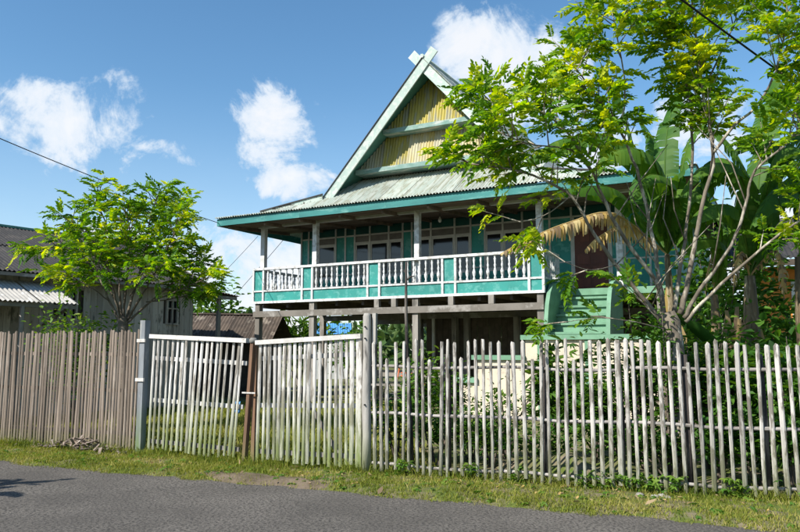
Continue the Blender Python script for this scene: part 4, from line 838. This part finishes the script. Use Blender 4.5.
def yard_plants():
    g = np.random.default_rng(21)
    def gp(u, D): p = at(u, 420, D); return (p.x, p.y, 0)
    G = 'shrubs behind the picket fence'
    shrub('leafy_shrub', 'bright leafy shrub behind the fence right of the dark sapling', gp(418, 11.5), (.42, .4, 1.42), 620, SIMPLE, .95, g, .08, group=G)
    shrub('leafy_shrub', 'dense green shrub just left of the cream stair wall', gp(446, 12.2), (.42, .4, 1.25), 520, SIMPLE, 1.0, g, .0, group=G)
    shrub('leafy_shrub', 'low weedy shrub before the lowest cream step', gp(470, 10.6), (.5, .35, .72), 420, SIMPLE, .8, g, -.02, group=G)
    shrub('flowering_shrub', 'shrub with small leaves before the cream stair wall', gp(506, 10.6), (.5, .4, 1.05), 620, SIMPLE, .75, g, .02, group=G)
    shrub('cassava_shrub', 'tall shrub with finger-shaped leaves under the green landing', gp(560, 10.6), (.5, .45, 1.65), 260, PALM, .9, g, .05, group=G)
    shrub('cassava_shrub', 'low shrub with finger-shaped leaves beside the tall one', gp(592, 9.9), (.42, .4, 1.15), 180, PALM, .8, g, -.05, group=G)
    shrub('leafy_shrub', 'dark bushy shrub left of the feathery tree trunk', gp(634, 10.1), (.55, .5, 1.75), 780, SIMPLE, 1.05, g, -.04, group=G)
    shrub('leafy_shrub', 'broad-leaved shrub right of the feathery tree trunk', gp(706, 9.7), (.5, .5, 1.70), 420, BROAD, .9, g, -.06, group=G)
    shrub('leafy_shrub', 'glossy broad-leaved shrub below the shaggy banana stem', gp(748, 9.5), (.55, .5, 1.65), 480, BROAD, .95, g, -.08, group=G)
    shrub('leafy_shrub', 'large dark shrub at the far right behind the fence', gp(796, 9.2), (.6, .55, 1.75), 620, BROAD, .9, g, -.08, group=G)
    shrub('leafy_shrub', 'low dark undergrowth shrub at the foot of the feathery tree', gp(668, 9.0), (.8, .3, .62), 420, SIMPLE, .9, g, -.12, group=G)
    shrub('leafy_shrub', 'low undergrowth shrub at the fence foot near the right edge', gp(755, 8.6), (.8, .3, .75), 420, BROAD, .7, g, -.10, group=G)
    shrub('leafy_shrub', 'low tangled undergrowth behind the middle of the picket fence', gp(540, 9.7), (.7, .3, .62), 460, SIMPLE, .8, g, -.05, group=G)
    shrub('leafy_shrub', 'sprawling sprig of pale leaves in front of the green stairs', gp(606, 11.6), (.9, .5, 1.65), 200, SIMPLE, .8, g, .12, group=G)
    shrub('leafy_shrub', 'bushy green growth around the right side of the stairs', gp(652, 12.6), (.5, .6, 2.3), 500, BROAD, .8, g, .0, group=G)
    shrub('leafy_shrub', 'tall leafy growth between the feathery tree and the banana stems', gp(695, 12.5), (.9, .6, 2.7), 900, BROAD, .85, g, -.02, group=G)
    shrub('leafy_shrub', 'leafy thicket in front of the orange house', gp(790, 13), (1.2, .6, 2.35), 1000, BROAD, .9, g, -.02, group=G)
    shrub('leafy_tree', 'dark leafy tree behind the banana plants at the house end', gp(722, 14.6), (1.5, .8, 4.6), 1500, BROAD, 1.2, g, -.06, cat='tree', nst=12)
    shrub('leafy_tree', 'leafy tree standing behind the banana leaves at the right edge', gp(800, 15.5), (1.4, .8, 2.5), 600, BROAD, 1.2, g, -.04, cat='tree', nst=10)
    shrub('climbing_shrub', 'climbing greenery round the feet of the banana stems', gp(735, 10.9), (.8, .4, 2.15), 700, SIMPLE, 1.1, g, .04, group=G)
    shrub('leafy_shrub', 'upright leafy growth hiding the left side of the tree stump', gp(642, 9.75), (.4, .3, 2.25), 420, SIMPLE, 1.0, g, .06, group=G)
    shrub('leafy_shrub', 'leafy growth crowding the right side of the tree stump', gp(703, 9.7), (.45, .3, 2.2), 420, SIMPLE, 1.0, g, -.02, group=G)
    shrub('leafy_shrub', 'dark low bush behind the pickets next to the dark sapling', gp(398, 10.5), (.45, .4, .95), 420, SIMPLE, .9, g, -.06, group=G)
    shrub('leafy_shrub', 'dark low bush behind the pickets below the bright leafy shrub', gp(436, 10.1), (.5, .4, .85), 460, SIMPLE, .9, g, -.08, group=G)
    shrub('leafy_shrub', 'dark bush behind the pickets between the mound and the stair wall', gp(490, 9.75), (.5, .35, .7), 460, SIMPLE, .85, g, -.05, group=G)
    shrub('leafy_shrub', 'shaded bush behind the pickets right of the tan mound', gp(628, 9.15), (.5, .3, .8), 460, SIMPLE, .85, g, -.08, group=G)
    shrub('leafy_shrub', 'shaded bush behind the pickets right of the tree trunk', gp(716, 8.75), (.5, .3, .95), 420, BROAD, .7, g, -.08, group=G)
    shrub('leafy_shrub', 'shaded bush behind the last pickets at the right edge', gp(792, 8.35), (.5, .3, .95), 420, BROAD, .7, g, -.08, group=G)
    shrub('climbing_vine', 'small-leaved vine clinging round the stump of the feathery tree', gp(669, 9.2), (.20, .16, 2.15), 420, SIMPLE, .75, g, .0, group=G, cat='vine')
    strap_plant('strap-leaved plant with long arching leaves below the orange wall', gp(782, 10.2), 26, 1.25, g, .05, 'strap-leaved plants by the banana stems')
    strap_plant('strap-leaved plant leaning beside the slim banana stem', gp(738, 10.6), 22, 1.3, g, .08, 'strap-leaved plants by the banana stems')
    shrub('leafy_shrub', 'round bright bush rising over the brown slat fence', (-6.0, 13.7, 0), (.85, .5, 2.3), 1300, BROAD, .6, g, .15)
    # far greenery round the neighbour and behind the house
    shrub('leafy_tree', 'leafy green tree behind the lean-to of the plank house', (-7.3, 27.5, 0), (1.5, 1.2, 4.0), 1100, BROAD, 1.6, g, .05, cat='tree', nst=9)
    shrub('leafy_shrub', 'tall green plants seen under the veranda corner', (-4.1, 29.5, 0), (1.5, 1.0, 2.9), 520, STRAP, .9, g, .12, upright=1.1)
    shrub('leafy_shrub', 'green bush far behind the stilts of the house', (-2.6, 34.0, 0), (1.8, 1.0, 2.9), 700, BROAD, 1.4, g, .08)
yard_plants()
shrub('roadside_tree', 'leafy roadside tree left of the view shading the road edge', (-8.1, 6.3, 0), (1.1, .9, 3.4), 520, BROAD, 1.8, np.random.default_rng(77), .0, cat='tree', nst=8)

# ------------------------------------------------------------------ far buildings and far trees
def far_things():
    t = thing('shack', 'low shack with sagging brown rusted roof behind the gate', 'shack', (-5.6, 25.2, .03), R(-8))
    P(MB().box(-1.5, 1.2, -.9, .9, 0, 2.0), 'wall', 'under_dark', t)
    for k in range(4): P(corr_sheet((-1.8 + k * .84, -1.35, 1.85 - .02 * k), (1, 0, 0), (0, 1.35, .98), .86, 1.70 - .12 * (k > 3) * (k - 3), pitch=.12, amp=.02, seg=4), 'roof_sheet', 'rust_sheet', t)
    P(MB().add([(-1.8, .0, 2.82), (1.56, 0, 2.76), (1.56, 1.4, 1.85), (-1.8, 1.4, 1.85)], [(0, 1, 2, 3)]), 'rear_roof', 'rust_sheet', t)
    P(MB().bar((-1.8, 0, 2.85), (1.5, 0, 2.79), .2, .05), 'ridge_cap', 'rust_sheet', t)
    t = thing('shack', 'small white shack with bright blue roof seen between the stilts', 'shack', (-3.9, 40, .03), R(6))
    P(MB().box(-1.0, 1.0, -.8, .8, 0, 2.45), 'wall', 'plaster', t)
    for k in range(3): P(corr_sheet((-1.15 + k * .78, -1.1, 2.42), (1, 0, 0), (0, 1.1, .62), .79, 1.28, pitch=.12, amp=.02, seg=4), 'roof_sheet', 'blue_sheet', t)
    P(MB().add([(-1.15, .0, 3.03), (1.2, 0, 3.03), (1.2, 1.1, 2.45), (-1.15, 1.1, 2.45)], [(0, 1, 2, 3)]), 'rear_roof', 'blue_sheet', t)
    for k in range(8): P(MB().box(-.2 + k * .13, -.13 + k * .13, -.82, -.801, 2.05, 2.2), 'vent_block', 'under_dark', t)
    # orange house on the right
    t = thing('orange_house', 'orange-walled house with dark overhanging roof at the far right', 'house', (12.2, 19.5, .03), R(-20))
    P(MB().box(-2.2, 4, 0, 4, 0, 3.9), 'wall', 'orange_wall', t); P(MB().box(-2.3, -2.2, -.02, .1, 0, 3.9), 'corner_board', 'white_paint', t)
    for x in (-.95, 1.4):
        f = P(MB().box(x - .45, x - .37, -.04, -.002, 2.3, 3.5).box(x + .37, x + .45, -.04, -.002, 2.3, 3.5).box(x - .37, x + .37, -.04, -.002, 2.3, 2.38).box(x - .37, x + .37, -.04, -.002, 3.42, 3.5), 'window', 'white_paint', t); P(MB().box(x - .37, x + .37, -.02, -.003, 2.38, 3.42), 'pane', 'window_glass', f)
    for k in range(8): P(corr_sheet((-3.2 + k * .98, -1.1, 4.0), (1, 0, 0), (0, 1, .5), 1.0, 3.6, pitch=.12, amp=.02, seg=4), 'roof_sheet', 'roof_dark', t)
    P(MB().box(-3.2, 4.6, -1.08, -1.04, 3.82, 3.98), 'eave_board', 'under_dark', t)
    P(MB().box(-3.1, 4.5, -1.0, 0, 3.92, 3.95), 'soffit', 'under_dark', t)
    # far woods as one mass
    rng = np.random.default_rng(31); items = []; tm = [simple_leaf(1.1, .8, rng=np.random.default_rng(60 + i)) for i in range(3)]
    for k in range(150):
        az = rng.uniform(-1.0, 1.0); D = rng.uniform(62, 95); cx, cy = math.sin(az) * D, math.cos(az) * D; h = rng.uniform(2.6, 5.0) + 1.6 * max(0, nz(az * 6, 1)); w = rng.uniform(2.5, 4.5); tt = rng.normal(0, .12)
        for j in range(75):
            v = rng.normal(size=3); v /= np.linalg.norm(v); p = np.array((cx + v[0] * w, cy + v[1] * w, h * .55 + v[2] * h * .5)); 
            if p[2] > 0: items.append((int(rng.integers(3)), frame(v + rng.normal(0, .5, 3), rng.normal(0, 1, 3)), p, rng.uniform(.6, 1.3), tt + rng.normal(0, .15) + .2 * v[2]))
    o = new('far_woods', merge_leaves('far_woods', items, tm), 'leaf_far'); tag(o, 'distant belt of low green trees along the horizon', 'woods', kind='stuff')
far_things()

# ------------------------------------------------------------------ overhead wires
def wires():
    def wire(name, a, b, sag, r, label):
        a = Vector(a); b = Vector(b); n = 24; pts = [a.lerp(b, i / n) - Vector((0, 0, sag * 4 * (i / n) * (1 - i / n))) for i in range(n + 1)]; o = MB().tube([p - a for p in pts], r, 5).build(name, 'wire', loc=a); tag(o, label, 'wire')
    hc = house.matrix_basis @ Vector((-.8, -.83, 5.5))
    a = at(0, 133, 14.5); b = at(130, 185, 17.5); d = (b - a); wire('overhead_wire', a - d * .8, hc, .12, .011, 'thin black wire crossing the sky to the left eave of the stilt house')
    wire('overhead_wire', at(640, -32, 7.2), at(860, 128, 10.5), .03, .013, 'thick black wire slanting across the top right behind the leaves')
    wire('guy_wire', at(290, 232, 27), at(205, 328, 30), .05, .010, 'thin dark guy wire slanting down behind the veranda post')
    wire('guy_wire', at(258, 236, 26.5), at(196, 300, 29), .05, .008, 'fainter guy wire slanting down left of the veranda')
wires()

# ------------------------------------------------------------------ small things
def small_things():
    rng = np.random.default_rng(41)
    # dry leaf and bark litter by the brown fence
    c = Vector((-5.05, 11.55, 0)); b = MB()
    for k in range(230):
        x = rng.normal(0, .5); y = rng.normal(0, .09); p = Vector((c.x + x - .0 * y, c.y - .42 * x + y, 0)); h = .16 * math.exp(-(x / .5) ** 2) * rng.uniform(.1, 1); p.z = gz(p.x, p.y) + h + .01
        a = rng.uniform(0, 3.14); d = Vector((math.cos(a), math.sin(a), rng.normal(0, .45))).normalized() * rng.uniform(.04, .11); b.bar(p - d, p + d, rng.uniform(.02, .045), .006, (rng.normal(0, .5), rng.normal(0, .5), 1))
    o = b.build('bark_litter', 'dry_bark'); tag(o, 'heap of dry bark and leaf litter at the foot of the brown fence', 'litter', kind='stuff')
    # soil mound behind the picket fence
    V = []; F = []; n = 26; m0 = at(580, 465, 9.35)
    for j in range(n):
        for i in range(n):
            x = (i / (n - 1) - .5) * 2.4; y = (j / (n - 1) - .5) * 1.2; r = (x / 1.2) ** 2 + (y / .6) ** 2; z = .30 * max(0, 1 - r) ** .8 * (1 + .5 * nz(x * 3, y * 3, 9)) - .05
            V.append((m0.x + x, m0.y + y - .36 * x, z))
    F = [(j * n + i, j * n + i + 1, (j + 1) * n + i + 1, (j + 1) * n + i) for j in range(n - 1) for i in range(n - 1)]
    o = new('soil_mound', np_mesh('soil_mound', V, F, smooth=True), 'soil'); tag(o, 'low tan soil mound behind the middle of the picket fence', 'mound', kind='structure')
    # plank bench and orange chair under the house
    M = house.matrix_basis; p = M @ Vector((4.3, 1.8, 0)); t = thing('plank_bench', 'long grey plank bench standing under the stilt house', 'bench', (p.x, p.y, .03), R(HYAW))
    for k in range(5): P(MB().box(-1.2, 1.2, -.4 + k * .165, -.4 + k * .165 + .15, .50, .53), 'plank', 'timber', t)
    for x in (-1.05, 1.05):
        for y in (-.33, .33): P(MB().box(x - .035, x + .035, y - .035, y + .035, 0, .498), 'leg', 'stilt', t)
    P(MB().box(-1.2, 1.2, .42, .45, .75, .95), 'back_board', 'timber', t)
    for x in (-1.0, 1.0): P(MB().box(x - .03, x + .03, .452, .5, 0, .96), 'back_post', 'stilt', t)
    p = M @ Vector((5.0, .9, 0)); t = thing('bicycle_frame', 'orange leaning bicycle frame half hidden behind the gate post', 'bicycle', (p.x, p.y, .03), R(HYAW + 12))
    for nm, a, b_ in (('down_tube', (-.25, 0, .85), (.15, 0, .35)), ('top_tube', (-.25, 0, .92), (.3, 0, .88)), ('seat_tube', (.15, 0, .35), (.32, 0, 1.0)), ('fork', (-.3, 0, 1.05), (-.45, 0, .33)), ('stay', (.15, 0, .35), (.58, 0, .33)), ('stay', (.31, 0, .88), (.58, 0, .33))): P(MB().tube([a, b_], .022, 6), nm, 'orange_plastic', t)
    for x in (-.45, .58):
        w = P(MB().tube([(x + .32 * math.cos(k * math.pi / 12), 0, .33 + .32 * math.sin(k * math.pi / 12)) for k in range(25)], .02, 5, False), 'wheel', 'wire', t)
        sp = MB()
        for k in range(8): sp.tube([(x, 0, .33), (x + .31 * math.cos(k * math.pi / 4), 0, .33 + .31 * math.sin(k * math.pi / 4))], .003, 3, False)
        P(sp, 'spokes', 'plaster', w)
    P(MB().tube([(-.3, 0, 1.05), (-.32, -.25, 1.12)], .014, 5).tube([(-.3, 0, 1.05), (-.32, .25, 1.12)], .014, 5), 'handlebar', 'orange_plastic', t); P(MB().box(.2, .45, -.06, .06, 1.0, 1.05), 'saddle', 'wire', t)
    # plank leaning under the house
    p = M @ Vector((5.5, 1.6, 0)); o = MB().bar((0, 0, 0), (-.9, .1, 2.35), .09, .03).build('leaning_plank', 'timber', loc=(p.x, p.y, .03), rot=(0, 0, R(HYAW))); tag(o, 'grey plank leaning diagonally in the shade under the house', 'plank')
    # stones and fallen leaves on the verge
    for i, (u, v) in enumerate(((640, 500), (655, 501), (662, 500), (668, 502))):
        d = pix_dir(u, v); q = EYE + d * (-1.6 / d.z); b = MB(); r = random.Random(i); pr = [(.015, 0), (.07, .01), (.085, .03), (.06, .055), (.02, .065)]; b.lathe(pr, 8); b.v = [(x * .6 * r.uniform(.8, 1.3), y * .6 * r.uniform(.7, 1.1), z * .6 * r.uniform(.7, 1.0)) for x, y, z in b.v]
        o = b.build('stone', 'stone', loc=(q.x, q.y, gz(q.x, q.y) - .01), rot=(0, 0, r.uniform(0, 3))); tag(o, ('small grey stone, leftmost of the row at the fence foot', 'small grey stone second in the row at the fence foot', 'small grey stone third in the row at the fence foot', 'small grey stone, rightmost of the row at the fence foot')[i], 'stone', 'stones at the fence foot')
    for k, (u, v, lab) in enumerate(((645, 507, 'pale crumpled dry leaf lying on the right verge'), (378, 492, 'brown curled leaf lying on the verge below the gate post'), (105, 453, 'rusty fallen leaf on the grass beside the litter heap'))):
        d = pix_dir(u, v); q = EYE + d * (-1.55 / d.z); V, F = leaflet(.12, .055, .9, -.5); o = new('fallen_leaf', np_mesh('fallen_leaf', V, F, [.35 if k == 0 else .1] * 6), 'leaf_dead', loc=(q.x, q.y, gz(q.x, q.y) + .035), rot=(.3, -.1, k * 1.3)); tag(o, lab, 'leaf')
small_things()
def scatter():
    rng = np.random.default_rng(91); b = MB()
    for k in range(700):      # loose grit where the asphalt crumbles
        x = rng.uniform(-7, 4.6); y = 8.0 - .438 * x + rng.normal(-.02, .13); r = rng.uniform(.004, .011); z = max(gz(x, y), .0) + r * .3; a = rng.uniform(0, 6.28, 4)
        b.add([(x + r * math.cos(a[0]), y + r * math.sin(a[0]), z - r * .5), (x + r * math.cos(a[0] + 2.1), y + r * math.sin(a[0] + 2.1), z - r * .5), (x + r * math.cos(a[0] + 4.2), y + r * math.sin(a[0] + 4.2), z - r * .5), (x + r * .3, y, z + r * .7)], [(0, 1, 3), (1, 2, 3), (2, 0, 3), (0, 2, 1)])
    o = b.build('roadside_grit', 'grit'); tag(o, 'loose grit along the crumbling road edge', 'grit', kind='stuff')
    items = []
    for k in range(260):
        x = rng.uniform(-7.5, 5); y = fence_y(x) - abs(rng.normal(0, .45)); 
        if edge_d(x, y) < -.5: continue
        items.append((int(rng.integers(3)), frame((rng.normal(), rng.normal(), rng.normal(0, .2)), (rng.normal(0, .4), rng.normal(0, .4), 1)), np.array((x, y, max(gz(x, y), 0.0) + .025)), rng.uniform(.25, .6), rng.uniform(-.5, .3)))
    o = new('dry_leaves', merge_leaves('dry_leaves', items, SIMPLE), 'leaf_dead'); tag(o, 'dry brown leaves scattered over the verge', 'leaves', kind='stuff')
    # blue rag hung over the left gate leaf
    p = at(237, 402, 10.42); V = []; F = []; n = 7
    for j in range(n):
        for i in range(5): V.append(((i / 4 - .5) * .11 + .008 * math.sin(j * 1.7), .012 * math.sin(i * 2.1 + j), -.16 * j / (n - 1) + .012 * math.sin(i * 1.9)))
    F = [(j * 5 + i, j * 5 + i + 1, (j + 1) * 5 + i + 1, (j + 1) * 5 + i) for j in range(n - 1) for i in range(4)]
    o = new('rag', np_mesh('rag', V, F, smooth=True), 'blue_sheet', loc=p, rot=(0, 0, R(-28))); md = o.modifiers.new('thick', 'SOLIDIFY'); md.thickness = .004; tag(o, 'small blue rag hanging behind the sagging left gate leaf', 'rag')
# ------------------------------------------------------------------ grass (uncountable)
def blades(name, label, N, sample, hmin, hmax, wid, seed, tint):
    rng = np.random.default_rng(seed); pts = []
    while len(pts) < N:
        x, y, ok = sample(rng)
        if ok: pts.append((x, y))
    pts = np.array(pts); n = len(pts); z = np.array([gz(x, y) for x, y in pts]) - .005
    a = rng.uniform(0, 2 * np.pi, n); h = rng.uniform(hmin, hmax, n) * (.6 + .8 * rng.random(n)); b = rng.uniform(0, 2 * np.pi, n); k = rng.uniform(.2, 1.0, n) * h; w = wid * rng.uniform(.6, 1.3, n)
    base = np.stack([pts[:, 0], pts[:, 1], z], 1); dw = np.stack([np.cos(a) * w, np.sin(a) * w, 0 * w], 1); mid = base + np.stack([np.cos(b) * k * .35, np.sin(b) * k * .35, h * .6], 1); tip = base + np.stack([np.cos(b) * k, np.sin(b) * k, h], 1)
    V = np.stack([base - dw, base + dw, mid + dw * .7, mid - dw * .7, tip + dw * .1, tip - dw * .1], 1).reshape(-1, 3); i = np.arange(n)[:, None] * 6; F = np.concatenate([i + np.array([[0, 1, 2, 3]]), i + np.array([[3, 2, 4, 5]])])
    pn = np.array([nz(x * 1.4, y * 1.4, 4) for x, y in pts]); T = np.repeat(np.clip(tint + pn * .35 + rng.normal(0, .15, n), 0, 1), 6)
    o = new(name, np_mesh(name, V, F, T), 'grass'); tag(o, label, 'grass', kind='stuff')
def fence_y(x): return 9.27 - .385 * x if x > -2 else 10.04 - .47 * (x + 2) if x > -4 else 11.05 - .42 * (x + 4)
def s_verge(rng):
    x = rng.uniform(-8.2, 5.5); y0 = 8.0 - .438 * x; y1 = fence_y(x) + .25; y = rng.uniform(y0 - .05, y1)
    d = edge_d(x, y) + .16 * nz(x * 1.1, y * 1.1, 3) + .10 * nz(x * 4, y * 4, 8)
    if d < .02: return x, y, False
    dirt = ((x + 1.62) / .85) ** 2 + ((y - 9.02 + .42 * (x + 1.62)) / .32) ** 2 + .6 * nz(x * 2.2, y * 2.2, 33)
    dens = .55 + .9 * nz(x * 1.7, y * 1.7, 6) + .5 * nz(x * 5, y * 5, 7) + (.35 if x < -1.5 else 0)
    if dirt < 1.3: dens -= .8 * max(0, 1.3 - dirt)
    return x, y, rng.random() < max(.12, dens)
blades('verge_grass', 'short yellow-green grass on the verge along the fence', 62000, s_verge, .018, .05, .0045, 51, .60)
def s_tuft(rng):
    x = rng.uniform(-8.2, 5.5); y = fence_y(x) + rng.normal(.0, .07); return x, y, rng.random() < .45 + .9 * nz(x * 2.2, 3.3, 1)
blades('fence_grass', 'taller tufts of grass along the foot of the fence', 6500, s_tuft, .05, .14, .0045, 52, .40)
def s_yard(rng):
    y = 9.4 + 12 * rng.random() ** 1.5; x = rng.uniform(-.62, .0) * y + rng.uniform(-.5, .5)
    if y < fence_y(x) + .2: return x, y, False
    return x, y, rng.random() < .75 + .6 * nz(x, y, 12)
blades('lawn_grass', 'sunlit lawn of the yard seen through the gate', 70000, s_yard, .05, .11, .008, 53, .55)
def weeds():
    rng = np.random.default_rng(61); items = []; tm = [simple_leaf(.06, .03, n=5, spread=1.25, rng=np.random.default_rng(70 + i)) for i in range(3)]
    for k in range(900):
        x = rng.uniform(-8, 5.2); y = rng.uniform(8.05 - .438 * x, fence_y(x) + .05); d = edge_d(x, y)
        if d < .15 or nz(x * 2, y * 2, 20) < -.05: continue
        items.append((int(rng.integers(3)), frame((rng.normal(), rng.normal(), .2), (rng.normal(0, .3), rng.normal(0, .3), 1)), np.array((x, y, gz(x, y) + .02)), rng.uniform(.5, 1.1), rng.normal(.12, .15)))
    for k in range(14):
        x = rng.uniform(-.2, 4.8); y = fence_y(x) - .05
        for j in range(26): items.append((int(rng.integers(3)), frame((rng.normal(), rng.normal(), .5)), np.array((x + rng.normal(0, .07), y + rng.normal(0, .04), gz(x, y) + rng.uniform(.02, .2))), rng.uniform(.6, 1.2), rng.normal(.2, .15)))
    o = new('verge_weeds', merge_leaves('verge_weeds', items, tm), 'leaf_shrub'); tag(o, 'small broad-leaved weeds scattered through the verge grass', 'weeds', kind='stuff')
weeds()
scatter()
